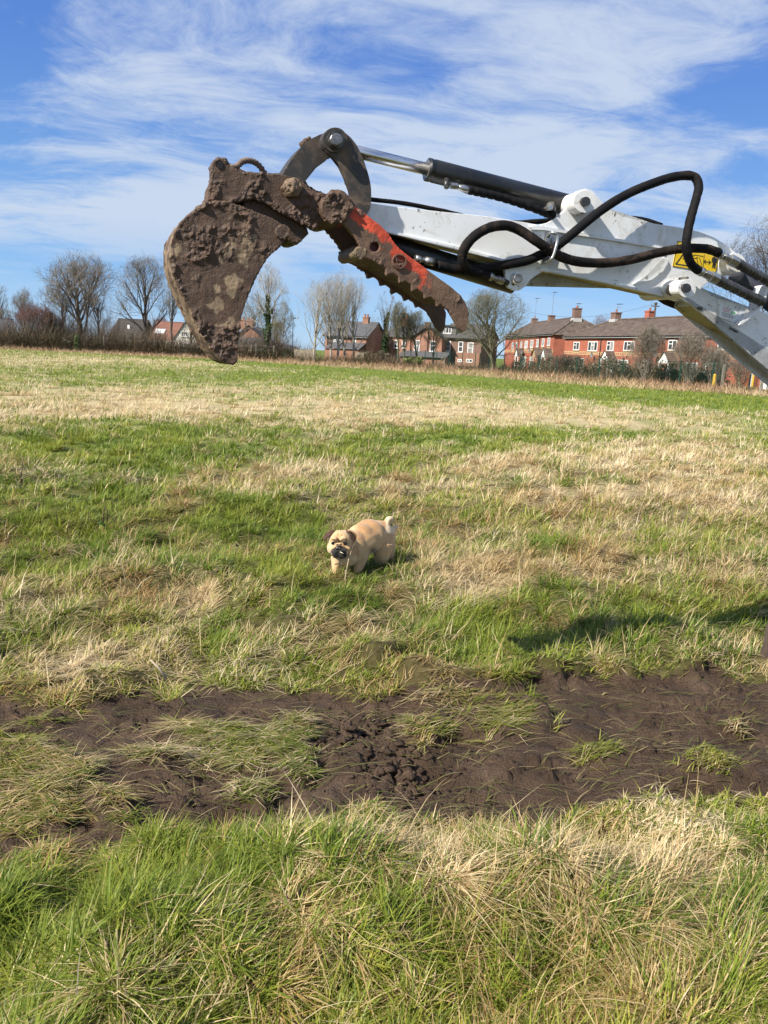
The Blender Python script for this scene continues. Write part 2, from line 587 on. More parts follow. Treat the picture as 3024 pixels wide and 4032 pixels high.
def blades(P, L, Wd, az, lean, droop, col, segs, tw=None, wtip=0.0, follow=True):
    """bent tapering strips; returns vertices, triangles, colours"""
    N = len(P)
    t = np.linspace(0, 1, segs + 1)[None, :]
    L_, le, dr_ = L[:, None], lean[:, None], droop[:, None]
    out = L_ * (np.sin(le) * t + dr_ * .62 * t ** 2)
    z = L_ * (np.cos(le) * t - dr_ * .60 * t ** 2)
    z = np.maximum(z, .006 + .012 * np.sin(t * 3.1))
    ca, sa = np.cos(az)[:, None], np.sin(az)[:, None]
    C = np.stack([P[:, 0:1] + out * ca, P[:, 1:2] + out * sa, P[:, 2:3] + z], -1)
    if follow:                                   # lie over the ground, never through it
        C[:, 1:, 2] = np.maximum(C[:, 1:, 2], surf(C[:, 1:, 0].ravel(), C[:, 1:, 1].ravel()).reshape(N, segs) + .005 + .015 * rng.random((N, 1)))
    tw = az + math.pi / 2 + (rng.normal(0, .5, N) if tw is None else tw)
    wd = Wd[:, None] * (1 - (1 - wtip) * t ** 1.6) * .5
    wd[:, 0] *= .75
    side = np.stack([np.cos(tw), np.sin(tw), np.zeros(N)], -1)[:, None, :]
    A, B = C + side * wd[..., None], C - side * wd[..., None]
    Vn = 2 * segs + 1
    VV = np.empty((N, Vn, 3), dtype=np.float32)
    VV[:, 0:2 * segs:2] = A[:, :segs]
    VV[:, 1:2 * segs:2] = B[:, :segs]
    VV[:, 2 * segs] = C[:, segs]
    tri = []
    for k in range(segs - 1):
        a = 2 * k
        tri += [(a, a + 1, a + 3), (a, a + 3, a + 2)]
    tri.append((2 * segs - 2, 2 * segs - 1, 2 * segs))
    tri = np.array(tri)
    T = (tri[None] + (np.arange(N) * Vn)[:, None, None]).reshape(-1, 3)
    return VV.reshape(-1, 3), T, np.repeat(col, Vn, 0)


def join(parts):
    off, vs, ts, cs = 0, [], [], []
    for v, t, c in parts:
        vs.append(v)
        ts.append(t + off)
        cs.append(c)
        off += len(v)
    return np.concatenate(vs), np.concatenate(ts), np.concatenate(cs)


def lerp3(u, a, b, c):
    a, b, c = np.array(a), np.array(b), np.array(c)
    u = np.clip(u, 0, 1)[:, None]
    return np.where(u < .5, a + (b - a) * u * 2, b + (c - b) * (u - .5) * 2)


def green_col(N, x, y, d):
    u = rng.random(N) * .55 + fbm(x * 1.4, y * 1.4, 71, 3) * .75 - .15
    return lerp3(u, (.060, .120, .012), (.175, .230, .026), (.385, .365, .066)) * (.75 + .5 * rng.random(N))[:, None]


def straw_col(N, x, y, d):
    u = rng.random(N) * .6 + (fbm(x * 1.9, y * 1.9, 73, 3) - .5) * 1.1 + .25
    u = u - .25 * sstep(6, 16, d)
    return lerp3(u, (.72, .61, .42), (.53, .41, .21), (.31, .185, .06)) * ((.8 + .4 * rng.random(N)) * (1 + .16 * sstep(4, 2.5, d)))[:, None]


def scatter(n, d0, d1, power, margin=1.0, half=.56):
    """points in front of the camera with density per area ~ d**-power"""
    e = 2 - power
    u = rng.random(n)
    y = (d0 ** e + u * (d1 ** e - d0 ** e)) ** (1 / e)
    w = half * y + margin
    keep = rng.random(n) < 1.0
    x = (rng.random(n) * 2 - 1) * w
    return x[keep], y[keep]


green_parts, dry_parts = [], []


def field_limit(x):
    """distance of the far edge of the field"""
    return np.interp(x, LIM_PX, LIM_Y)


def add_zone(n, d0, d1, power, segs, cell, Lg, Ls, wg, ws, wk, margin=1.0, lay=None):
    x, y = scatter(n, d0, d1, power, margin)
    # gather into tussocks
    wx = x * .83 - y * .56 + 2.2 * cell * (fbm(x / cell * .31, y / cell * .31, 86, 2) - .5)
    wy = x * .56 + y * .83 + 2.2 * cell * (fbm(x / cell * .31 + 40, y / cell * .31, 87, 2) - .5)
    cxi, cyi = np.floor(wx / cell), np.floor(wy / cell)
    ex_, ey_ = wx - (cxi + .1 + .8 * _hash(cxi, cyi, 81)) * cell, wy - (cyi + .1 + .8 * _hash(cxi, cyi, 83)) * cell
    ch = _hash(cxi, cyi, 85)
    pull = (.15 + .45 * ch)
    dx, dy = ex_ * .83 + ey_ * .56, -ex_ * .56 + ey_ * .83
    x, y = x - dx * pull, y - dy * pull
    m, flat, hole = mud_fields(x, y)
    bare = sstep(.42, .58, m) * (1 - flat)
    keep = (rng.random(len(x)) > bare * 1.12) & (y < field_limit(CX + F * x / (y * .985 + .3)) + 1.5)
    keep &= rng.random(len(x)) < np.where(flat > .3, .9, 1.0)
    x, y, dx, dy, ch, m, flat, hole = [a[keep] for a in (x, y, dx, dy, ch, m, flat, hole)]
    N = len(x)
    d = np.sqrt(x * x + y * y)
    z = surf(x, y)
    D = dry_map(x, y)
    D = np.clip(D + (ch - .5) * .55 * (D > .08), 0, 1)
    xd, yd = disp_xy(x, y)
    edge = sstep(1380, 1450, yd) * (1 - sstep(1850, 1900, yd))      # trampled around the track
    D = np.clip(D + .12 * edge, 0, 1)
    dry = rng.random(N) < D
    vig = .42 + 1.15 * fbm(x * 1.6, y * 1.6, 91, 3)
    vig = vig * (1 - .5 * np.exp(-(((x + .15) / .32) ** 2 + ((y - 5.35) / .30) ** 2)))
    isf = (rng.random(N) < np.maximum(flat, .55 * edge * (rng.random(N) < .6)))
    P = np.stack([x, y, z - .01], 1)
    az0 = np.arctan2(dy, dx) + rng.normal(0, .9, N)
    wind = 1.9 * fbm(x * .6, y * .6, 95, 2) - .3
    az0 = np.where(rng.random(N) < .35, wind + rng.normal(0, .5, N), az0)
    azf = np.where(rng.random(N) < .5, 0.15, math.pi + .15) + rng.normal(0, .45, N)
    az = np.where(isf, azf, az0)
    short = 1 - .35 * sstep(.3, .9, edge) 
    mown = 1 - .55 * sstep(46, 56, y - .2 * x) * sstep(-20, 12, x)
    for which in (False, True):
        s = dry == which
        k = int(s.sum())
        if not k:
            continue
        u = rng.random(k)
        if which:
            L = (Ls[0] + (Ls[1] - Ls[0]) * u ** 1.5) * vig[s] * short[s] * mown[s]
            lean = np.abs(rng.normal(.60, .40, k)) if lay is None else np.abs(rng.normal(lay[0] + .18, lay[1], k))
            droop = np.clip(rng.normal(.75, .45, k), 0, 1.5)
            wd = ws * (.6 + .8 * rng.random(k))
            c = straw_col(k, x[s], y[s], d[s])
        else:
            L = (Lg[0] + (Lg[1] - Lg[0]) * u ** 1.3) * vig[s] * short[s] * mown[s]
            lean = np.abs(rng.normal(.36, .28, k)) if lay is None else np.abs(rng.normal(lay[0], lay[1], k))
            droop = np.clip(rng.normal(.55, .40, k), 0, 1.3)
            wd = wg * (.6 + .8 * rng.random(k))
            c = green_col(k, x[s], y[s], d[s])
        f = isf[s]
        soil = (np.clip(flat[s] * 1.4, 0, 1) * (.05 + .6 * rng.random(k) ** 1.5))[:, None]
        c = c * (1 - soil) + np.array([.11, .082, .040]) * soil
        lean = np.where(f, rng.normal(1.30, .14, k), lean)
        droop = np.where(f, .25, droop)
        wd = wd + wk * d[s]
        (dry_parts if which else green_parts).append(blades(P[s], L, wd, az[s], lean, droop, c, segs))


# matted thatch first, then the standing tufts
add_zone(120000, 1.12, 3.1, 0.6, 2, .15, (.05, .15), (.05, .17), .0044, .0038, .0003, lay=(.95, .35))
add_zone(62000, 1.12, 3.1, 0.6, 3, .19, (.05, .17), (.07, .20), .0044, .0036, .0003, lay=(.45, .32))
add_zone(80000, 3.1, 7.5, 1.2, 1, .25, (.05, .14), (.05, .16), .0050, .0046, .0006, lay=(.95, .35))
add_zone(130000, 3.1, 7.5, 1.2, 2, .26, (.05, .16), (.07, .20), .0046, .0040, .0006, lay=(.40, .32))
add_zone(70000, 7.5, 18.0, 1.6, 1, .40, (.05, .14), (.06, .16), .0060, .0060, .0010, lay=(.85, .35))
add_zone(150000, 7.5, 18.0, 1.6, 2, .50, (.07, .20), (.10, .26), .0050, .0050, .0009)
add_zone(200000, 18.0, 92.0, 1.9, 1, 1.1, (.09, .22), (.10, .28), .008, .010, .0010)

# long arching straws standing out of the tussocks
k = 1500
x, y = scatter(k, 1.3, 9.0, 1.2)
m, fl, ho = mud_fields(x, y)
ok = (m < .2) & (rng.random(k) < dry_map(x, y) * 1.6)
x, y, m, fl, ho = x[ok], y[ok], m[ok], fl[ok], ho[ok]
k = len(x)
P = np.stack([x, y, surf(x, y)], 1)
dry_parts.append(blades(P, .18 + .18 * rng.random(k), .0034 + .0006 * y, rng.random(k) * 6.28, np.abs(rng.normal(.45, .3, k)), rng.random(k) * 1.3,
                        lerp3(rng.random(k), (.66, .56, .38), (.52, .41, .22), (.40, .28, .12)), 4))

# wisps and cut blades lying on the bare mud
k = 7000
x, y = scatter(k, 1.9, 4.4, 1.0)
m, fl, ho = mud_fields(x, y)
ok = (m > .6) & (rng.random(k) < .35 + .4 * fbm(x * 4, y * 6, 99, 2) - .15 * ho)
x, y, m, fl, ho = x[ok], y[ok], m[ok], fl[ok], ho[ok]
k = len(x)
P = np.stack([x, y, surf(x, y) + .004], 1)
dry_parts.append(blades(P, .04 + .14 * rng.random(k), np.full(k, .0042), rng.normal(0.1, .5, k) + math.pi * (rng.random(k) < .5), np.full(k, 1.42), rng.random(k) * .3,
                        lerp3(rng.random(k), (.45, .36, .18), (.20, .20, .05), (.10, .13, .03)), 3))

gv, gt_, gc_ = join(green_parts)
grass = link('grass', np_mesh('grass', gv, gt_, gc_), m_grass)
tag(grass, 'green grass growing in tussocks over the whole field', None, None, 'stuff')
gv, gt_, gc_ = join(dry_parts)
straw = link('dry_grass', np_mesh('dry_grass', gv, gt_, gc_), m_grass)
tag(straw, 'dead straw-coloured grass mixed into the field', None, None, 'stuff')
green_parts = dry_parts = None

# crumbled clods in the dug hollow
CLOD = []
for s in range(5):
    bm = bmesh.new()
    bmesh.ops.create_icosphere(bm, subdivisions=2 if s < 2 else 1, radius=1.0)
    for v in bm.verts:
        v.co *= .75 + .95 * noise.noise(v.co * 1.5 + Vector((s * 7, 3, 1))) + .55 * noise.noise(v.co * 3.6 + Vector((s, 9, 1)))
        v.co.z *= .75
    bmesh.ops.triangulate(bm, faces=bm.faces)
    CLOD.append((np.array([v.co[:] for v in bm.verts]), np.array([[v.index for v in f.verts] for f in bm.faces])))
    bm.free()
k = 16000
x, y = scatter(k, 2.0, 4.4, 1.0, .3)
m, fl, ho = mud_fields(x, y)
ok = rng.random(k) < m * (1 - fl) * (ho * 1.3 + .03 + .35 * sstep(.60, .75, fbm(x * 5, y * 7, 47, 3)))
x, y, m, fl, ho = x[ok], y[ok], m[ok], fl[ok], ho[ok]
z = surf(x, y)
parts = []
for i in range(len(x)):
    v, t = CLOD[rng.integers(2, 5)]
    r = .004 + .024 * rng.random() ** 2.8 * (.35 + ho[i])
    if rng.random() < .05:
        r, (v, t) = r * 1.25, CLOD[rng.integers(0, 2)]
    a = rng.random() * 6.28
    Rm = np.array([[math.cos(a), -math.sin(a), 0], [math.sin(a), math.cos(a), 0], [0, 0, 1]])
    parts.append(((v * np.array([1, .8 + .5 * rng.random(), .8])) @ Rm.T * r + np.array([x[i], y[i], z[i] + r * .3]), t, np.zeros((len(v), 3))))
v, t, c = join(parts)
clods = link('soil_clods', np_mesh('soil_clods', v, t, None, smooth=False), m_mud)
tag(clods, 'crumbled lumps of dark soil in the dug hollow', None, None, 'stuff')

# ------------------------------------------------------------------ excavator arm
PSI = math.atan(1190.0 / 3030.0)              # the arm swings away to the right by this angle
UV_ = Vector((math.cos(PSI), math.sin(PSI), 0))   # along the arm, to the right
NV = Vector((-math.sin(PSI), math.cos(PSI), 0))   # across the arm, away from the camera
D0 = 3.0 * math.cos(PSI)


def AP(p, w):
    """photograph pixel -> point on the arm plane shifted w metres away from the camera"""
    d = ray(p[0], p[1])
    return CAM + d * ((D0 + w - NV.dot(CAM)) / NV.dot(d))


def UZ(u, z, w):
    return UV_ * u + NV * (D0 + w) + Vector((0, 0, z))


def crop(ox, oy, s):
    return lambda x, y: (ox + s * x, oy + s * y)


c1 = crop(600, 450, .7836)
cB = crop(1400, 550, .979)
cC = crop(2450, 900, .346)
cD = crop(650, 600, .3617)
cF = crop(1600, 580, .5124)
cG = crop(1300, 800, .3617)


def L(c, s):
    """'x,y x,y ...' in crop c"""
    return [c(*map(float, q.split(','))) for q in s.split()]


def mud_mat(name, rough=(.45, .85), bump=.006):
    m, g = new_mat(name)
    a = g.n('ShaderNodeAttribute', attribute_name='col')
    t = g.n('ShaderNodeTexCoord').outputs['Object']
    n1 = g.n('ShaderNodeTexNoise', {'Vector': t, 'Scale': 38.0, 'Detail': 7.0, 'Roughness': .65})
    n2 = g.n('ShaderNodeTexNoise', {'Vector': t, 'Scale': 150.0, 'Detail': 4.0, 'Roughness': .7})
    k = g.n('ShaderNodeMix', {0: .75, 6: a.outputs[0]}, data_type='RGBA', blend_type='MULTIPLY')
    g.t.links.new(g.ramp(n1.outputs[0], [(.3, (.62, .60, .58)), (.7, (1.28, 1.28, 1.28))]), k.inputs[7])
    h = g.math('ADD', n1.outputs[0], g.math('MULTIPLY', n2.outputs[0], .5))
    b = g.n('ShaderNodeBump', {'Height': h, 'Strength': .9, 'Distance': bump})
    p = g.n('ShaderNodeBsdfPrincipled', {'Base Color': k.outputs[2], 'Roughness': g.maprange(n1.outputs[0], .35, .65, rough[0], rough[1]), 'Normal': b.outputs[0]})
    p.inputs['Specular IOR Level'].default_value = .4
    return finish(m, g, p.outputs[0])


def worn(name, base, dirt, dirt_amt=.5, rough=.4, scale=14.0, speck=(.10, .07, .05), speck_lo=.66, bump=.0015):
    """painted steel with soft grime and small specks"""
    m, g = new_mat(name)
    t = g.n('ShaderNodeTexCoord').outputs['Object']
    n1 = g.n('ShaderNodeTexNoise', {'Vector': t, 'Scale': scale, 'Detail': 7.0, 'Roughness': .65, 'Distortion': .4})
    n2 = g.n('ShaderNodeTexNoise', {'Vector': t, 'Scale': 42.0, 'Detail': 4.0, 'Roughness': .6})
    n3 = g.n('ShaderNodeTexNoise', {'Vector': t, 'Scale': 3.5, 'Detail': 3.0})
    f = g.math('MULTIPLY', g.maprange(n1.outputs[0], .48, .75), dirt_amt)
    c = g.mix(f, base, dirt)
    s = g.math('MULTIPLY', g.maprange(n2.outputs[0], speck_lo, speck_lo + .05), g.maprange(n3.outputs[0], .42, .58))
    c = g.mix(s, c, speck)
    n4 = g.n('ShaderNodeTexNoise', {'Vector': t, 'Scale': 5.0, 'Detail': 8.0, 'Roughness': .75, 'Distortion': 1.6})
    sm = g.math('MULTIPLY', g.maprange(n4.outputs[0], .545, .60), g.math('MULTIPLY', g.maprange(n4.outputs[0], .68, .61), dirt_amt * .7))
    c = g.mix(sm, c, dirt)
    b = g.n('ShaderNodeBump', {'Height': n1.outputs[0], 'Strength': .5, 'Distance': bump})
    p = g.n('ShaderNodeBsdfPrincipled', {'Base Color': c, 'Roughness': g.math('ADD', rough, g.math('MULTIPLY', f, .4)), 'Normal': b.outputs[0]})
    p.inputs['Specular IOR Level'].default_value = .15 if 'hose' in name else .5
    return finish(m, g, p.outputs[0])


M_MUDCAKE = mud_mat('caked mud')
M_WHITE = worn('white arm paint', (.74, .75, .75), (.38, .32, .24), .40, .38, 9.0, (.13, .09, .06), .61)
M_WHITE2 = worn('white boss paint', (.76, .75, .72), (.35, .29, .22), .5, .42, 16.0, (.03, .025, .02), .62)
M_BLACK = worn('black ram paint', (.006, .007, .008), (.035, .030, .025), .45, .36, 12.0, (.30, .25, .19), .70)
M_LINK = worn('scuffed dark steel', (.030, .027, .025), (.150, .105, .070), 1.0, .60, 7.0, (.30, .25, .20), .69, .003)
M_STEEL = simple('dull steel', (.34, .33, .31), (.14, .13, .12), 30, .38, .85, .001, 80)
M_DARKSTEEL = simple('dark pin steel', (.10, .10, .10), (.05, .045, .04), 40, .42, .7, .002, 90)
M_CHROME = simple('chrome rod', (.62, .62, .64), (.56, .56, .58), 5, .24, 1.0)
M_UNDER = worn('underside shade and mud film', (.44, .39, .20), (.24, .18, .09), .7, .7, 7.0, (.02, .016, .012), .66)  # mud film, with shade and grass reflection mixed into the olive colour
M_ZINC = simple('zinc plated steel', (.50, .50, .49), (.33, .33, .32), 40, .33, .9, .001, 60)
M_HOSE = worn('woven hose sleeve', (.005, .005, .006), (.028, .021, .016), .5, .75, 10.0, (.08, .06, .045), .66, .004)
M_HOSE2 = worn('muddy hose sleeve', (.007, .006, .006), (.060, .041, .030), .8, .8, 9.0, (.10, .07, .05), .62, .004)
M_YELLOW = simple('yellow sticker', (.85, .58, .02), (.78, .52, .02), 20, .4)
M_INK = simple('black print', (.02, .02, .02), (.025, .025, .025), 20, .5)
M_STICK = simple('white sticker', (.80, .80, .78), (.74, .74, .72), 20, .4)
M_RED_INK = simple('red print', (.62, .05, .08), (.58, .05, .08), 20, .5)
M_GREEN_INK = simple('green print', (.10, .38, .17), (.08, .30, .14), 20, .5)

MUD_A, MUD_B, MUD_C = np.array([.054, .032, .020]), np.array([.104, .063, .041]), np.array([.27, .195, .12])

ORG = AP((2200, 1000), .1)
ORG.z = 0
exc = thing('excavator', ORG, 'white mini excavator arm with muddy bucket, red grab thumb and black hydraulic hoses', 'excavator')


def prism_mesh(name, loops, w0, w1, bevel=0.0):
    bm = bmesh.new()
    bm_prism(bm, [[AP(p, w0) for p in lp] for lp in loops], NV * (w1 - w0))
    return bm_mesh(name, bm)


def plate(name, pts, w0, w1, mat, parent=exc, bevel=.003, holes=()):
    o = link(name, prism_mesh(name, [pts] + list(holes), w0, w1), mat, parent)
    if bevel:
        md = o.modifiers.new('b', 'BEVEL')
        md.width = bevel
        md.segments = 2
        md.limit_method = 'ANGLE'
        md.angle_limit = R(40)
        bake(o)
    return o


def smooth_poly(pts, n=3):
    """rounded closed outline through the points"""
    P = [Vector((p[0], p[1], 0)) for p in pts]
    k = len(P)
    o = []
    for i in range(k):
        a, b, c, d = P[i - 1], P[i], P[(i + 1) % k], P[(i + 2) % k]
        for j in range(n):
            t = j / n
            q = 0.5 * ((2 * b) + (c - a) * t + (2 * a - 5 * b + 4 * c - d) * t * t + (3 * b - a - 3 * c + d) * t ** 3)
            o.append((q.x, q.y))
    return o


def circ(c, r, n=24, ry=None):
    return [(c[0] + r * math.cos(2 * math.pi * k / n), c[1] + (ry or r) * math.sin(2 * math.pi * k / n)) for k in range(n)]


def caked(o, voxel, amp, seed, colfn=None, clump=.12, heavy=None):
    """give a part the lumpy skin of dried mud"""
    md = o.modifiers.new('r', 'REMESH')
    md.mode = 'VOXEL'
    md.voxel_size = voxel
    bake(o)
    me = o.data
    n = len(me.vertices)
    co = np.empty(n * 3, dtype=np.float32)
    no = np.empty(n * 3, dtype=np.float32)
    me.vertices.foreach_get('co', co)
    me.vertices.foreach_get('normal', no)
    co, no = co.reshape(-1, 3), no.reshape(-1, 3)
    base = np.array(root_of(o).location, dtype=np.float32)
    disp = np.empty(n)
    wet = np.empty(n)
    off = Vector((seed * 3.7, seed * 1.3, seed * 2.1))
    hv = np.ones(n) if heavy is None else heavy(*project(co + base))
    for i in range(n):
        p = Vector(co[i]) + off
        mask = noise.noise(p * 9.0) * .7 + noise.noise(p * 21.0) * .6 + clump
        mask = min(max(mask * 2.6, 0.0), 1.0) * hv[i]
        soft = noise.noise(p * 12.0) * .25 + noise.noise(p * 34.0) * .12
        if mask > .02:
            lump = max(0.0, noise.noise(p * 50.0) + .12) * 1.25 + max(0.0, noise.noise(p * 78.0 + off) + .05) * .95 + abs(noise.noise(p * 130.0)) * .45
        else:
            lump = 0.0
        disp[i] = amp * (soft + mask * (lump + .15)) * (.4 + .6 * abs(no[i][0] * NV.x + no[i][1] * NV.y))
        wet[i] = mask * lump
    co2 = co + no * disp[:, None]
    me.vertices.foreach_set('co', co2.astype(np.float32).ravel())
    W_ = co2 + base
    px, py = project(W_)
    if colfn is None:
        u = np.array([noise.noise(Vector(q) * 9.0 + off) for q in co]) * .5 + .5
        c = MUD_A + (MUD_B - MUD_A) * np.clip(u * 1.1 - .05, 0, 1)[:, None]
    else:
        c = colfn(px, py, co, wet, no)
    a = me.attributes.new('col', 'FLOAT_COLOR', 'POINT')
    cc = np.ones((n, 4), dtype=np.float32)
    cc[:, :3] = c
    a.data.foreach_set('color', cc.ravel())
    me.materials.clear()
    me.materials.append(M_MUDCAKE)
    me.polygons.foreach_set('use_smooth', np.zeros(len(me.polygons), dtype=bool))
    me.update()
    return o


def mudmix(co, seed=0.0, k=9.0):
    return np.clip(np.array([noise.noise(Vector(q) * k + Vector((seed, 2.0, seed))) + .4 * noise.noise(Vector(q) * k * 3 + Vector((seed, 7.0, 1))) for q in co]) * .6 + .5, 0, 1)


# --- bucket
BK = L(c1, '275,440 350,437 420,455 520,490 600,520 648,548 678,588 674,632 640,665 598,700 570,730 545,775 510,840 485,900 462,960 445,1020 435,1080 430,1140 428,1200 425,1242 413,1257 378,1253 345,1240 298,1188 250,1110 203,1015 163,935 124,855 100,785 88,715 91,650 107,600 142,545 192,495 235,460')
BACK_IDX = list(range(len(BK) - 17, len(BK))) + [0, 1, 2]
bw0, bw1 = -.015, .235


def bucket_col(px, py, co, wet, no):
    u = mudmix(co, 1.0)
    c = MUD_A + (MUD_B - MUD_A) * u[:, None]
    t = np.zeros(len(px))
    wob = (mudmix(co, 5.0, 30.0) - .5) * .9
    px = px + (mudmix(co, 11.0, 16.0) - .5) * 60
    py = py + (mudmix(co, 17.0, 16.0) - .5) * 60
    for x, y, rx, ry in ((900, 973, 20, 34), (972, 960, 34, 40), (965, 1000, 22, 40), (690, 990, 24, 26), (920, 1125, 24, 34), (905, 1110, 30, 16), (830, 1131, 14, 18), (842, 1203, 22, 30), (825, 1212, 22, 12), (884, 1274, 26, 12), (868, 1010, 10, 10)):
        t = np.maximum(t, sstep(1.25, .95, np.sqrt(((px - x) / rx) ** 2 + ((py - y) / ry) ** 2) + wob * .6))
    t = t * (1 - np.clip(wet * 3.0, 0, 1))
    edge = sstep(.35, .8, no @ np.array(-UV_)) * .55 * (mudmix(co, 9.0, 14.0) > .45)
    t = np.maximum(t, edge)
    return c * (1 - t[:, None]) + MUD_C * t[:, None]


bm = bmesh.new()
for a, b in ((bw0, bw0 + .016), (bw1 - .016, bw1)):
    bm_prism(bm, [[AP(p, a) for p in BK]], NV * (b - a))
# the curved back and floor of the bucket
prof = [AP(BK[i], bw0 + .01) for i in BACK_IDX]
cen = AP(c1(330, 760), bw0 + .01)
inner = [p + (cen - p).normalized() * .02 for p in prof]
bm_prism(bm, [prof + inner[::-1]], NV * (bw1 - bw0 - .02))
lip = [AP(p, bw0 + .012) for p in L(c1, '428,1195 425,1242 413,1257 378,1253 345,1240 330,1190 390,1150')]
bm_prism(bm, [lip], NV * (bw1 - bw0 - .024))
bucket = link('bucket', bm_mesh('bucket', bm), M_MUDCAKE, exc)
def bucket_heavy(px, py):
    x, y = (px - 600) / .7836, (py - 450) / .7836
    h = np.maximum.reduce([sstep(700, 560, y), patch(x, y, 250, 700, 150, 130), patch(x, y, 590, 640, 110, 90), .9 * sstep(1020, 1080, y), sstep(40, 10, x - np.interp(y, [600, 720, 850, 1000, 1200], [100, 88, 122, 200, 310])), .9 * patch(x, y, 460, 850, 40, 60), .8 * patch(x, y, 330, 790, 120, 40)])
    return .06 + .94 * np.clip(h, 0, 1)
caked(bucket, .0040, .0085, 1, bucket_col, .22, bucket_heavy)
bucket['label'] = 'digging bucket caked in brown mud'
bm = bmesh.new()
bm_prism(bm, [[AP(p, .03) for p in L(c1, '450,470 470,425 560,432 650,485 780,572 788,600 733,652 690,638 650,560')]], NV * .15)
o = link('bucket_ear', bm_mesh('bucket_ear', bm), M_MUDCAKE, bucket)
caked(o, .006, .006, 2)
bm = bmesh.new()
bm_prism(bm, [[AP(p, -.022) for p in circ(c1(655, 590), 30, 14)]], NV * .03)
o = link('ear_bolt', bm_mesh('ear_bolt', bm), M_MUDCAKE, bucket)
caked(o, .005, .006, 12)

# --- quick hitch between bucket and arm
HI = L(c1, '272,442 284,380 296,325 292,265 303,236 330,217 358,220 384,248 402,262 455,288 520,294 570,298 650,300 700,312 742,322 772,350 802,376 842,397 872,402 872,480 862,535 835,560 812,578 780,560 700,522 620,482 560,442 505,420 440,440 400,445 340,436')
bm = bmesh.new()
bm_prism(bm, [[AP(p, .005) for p in HI], [AP(p, .005) for p in circ(c1(341, 252), 14, 12, 16)]], NV * .03)
bm_prism(bm, [[AP(p, .175) for p in HI]], NV * .03)
CORE = L(c1, '290,420 300,340 330,300 400,300 560,310 700,330 840,420 860,470 830,540 780,540 620,465 520,415 400,425')
bm_prism(bm, [[AP(p, .03) for p in CORE]], NV * .15)
hitch = link('quick_hitch', bm_mesh('quick_hitch', bm), M_MUDCAKE, exc)
def hitch_col(px, py, co, wet, no):
    u = mudmix(co, 3.0)
    c = MUD_A + (MUD_B - MUD_A) * u[:, None]
    x1, y1 = (px - 600) / .7836, (py - 450) / .7836
    s = patch(x1, y1, 800, 420, 60, 40) * .9 + .5 * patch(x1, y1, 720, 520, 80, 40)
    s = np.clip(s + (mudmix(co, 6.0, 25.0) - .6) * .8 * (s > .15), 0, 1)
    return c * (1 - s[:, None]) + np.array([.10, .055, .037]) * s[:, None]
caked(hitch, .0045, .0095, 3, hitch_col, .22)
bm = bmesh.new()
bm_prism(bm, [[AP(p, .002) for p in circ(c1(341, 254), 13, 14, 17)]], NV * .01)  # dark disc, the shade inside the lug hole put into its colour
link('lug_hole_shade', bm_mesh('lug_hole_shade', bm), simple('lug hole shade', (.008, .006, .005)), hitch)
hitch['label'] = 'mud covered quick hitch'
# coiled muddy cable on top
CB = catmull([AP(p, .07 + .01 * i) for i, p in enumerate(L(c1, '392,268 425,262 448,240 480,232 512,240 540,262 566,300'))], 6)
bm = bmesh.new()
bm_tube(bm, CB, [.0098 + .0022 * math.sin(i * 2.2) for i in range(len(CB))], 10)
link('hitch_cable', bm_mesh('hitch_cable', bm, True), simple('dry mud', (.17, .12, .09), (.10, .068, .05), 40, .85, 0, .003, 120), hitch)
bm = bmesh.new()
bm_prism(bm, [[AP(p, -.02) for p in circ(c1(706, 366), 40, 6)]], NV * .04)
bm_prism(bm, [[AP(p, -.03) for p in circ(c1(704, 362), 22, 12)]], NV * .04)
o = link('pivot_nut', bm_mesh('pivot_nut', bm), M_MUDCAKE, exc)
caked(o, .005, .007, 4, lambda px, py, co, wet, no: MUD_B * 1.25 + (MUD_C * .75 - MUD_B) * mudmix(co, 2., 20)[:, None])
bm = bmesh.new()
bm_prism(bm, [[AP(p, .0015) for p in circ(c1(797, 423), 8.5, 14, 9.5)]], NV * .01)  # flat disc coloured dark as the painted shade of a bolt hole
link('bolt_hole_shade', bm_mesh('bolt_hole_shade', bm), simple('painted hole shade', (.006, .005, .004)), hitch)

# --- curved link above the hitch: one inner arm and two outer arms
LEFT = L(c1, '655,302 668,275 690,240 714,205 742,170 770,144 803,120 838,103 872,92 905,84 950,88 985,118 975,160 930,185 900,205 866,238 842,246 810,266 782,296 766,325 758,350 730,372 690,380 660,350')
plate('link_arm', LEFT, .055, .17, M_LINK, bevel=.004)
RIGHT = L(c1, '866,110 885,85 920,77 952,83 990,110 1016,140 1036,172 1056,215 1073,262 1088,312 1098,362 1100,405 1098,450 1086,492 1060,505 1020,490 1000,450 999,415 992,380 976,335 955,285 930,240 905,210 880,190 864,160')
RIGHT_S = smooth_poly(RIGHT, 2)
plate('link_arm', RIGHT_S, -.004, .020, M_LINK, bevel=.004)
plate('link_arm', RIGHT_S, .100, .124, M_LINK, bevel=.004, holes=[circ(c1(985, 338), 8, 14, 11)])
plate('link_boss', circ(c1(918, 128), 49, 28), -.014, .03, M_LINK, bevel=.003)
plate('link_pin', circ(c1(926, 126), 28, 8), -.045, .22, M_STEEL, bevel=.005)
plate('pin_washer', circ(c1(922, 128), 36, 24), -.022, 0, M_DARKSTEEL, bevel=.002)
for lump in ((((770, 135), 12), ((752, 152), 11), ((788, 122), 9)), (((870, 198), 12), ((880, 213), 10))):
    bm = bmesh.new()
    for q, r_ in lump:
        bmesh.ops.create_icosphere(bm, subdivisions=2, radius=r_ * .0009, matrix=Matrix.Translation(AP(c1(*q), .07)))
    o = link('mud_lump', bm_mesh('mud_lump', bm), M_MUDCAKE, exc)
    caked(o, .004, .004, 14)

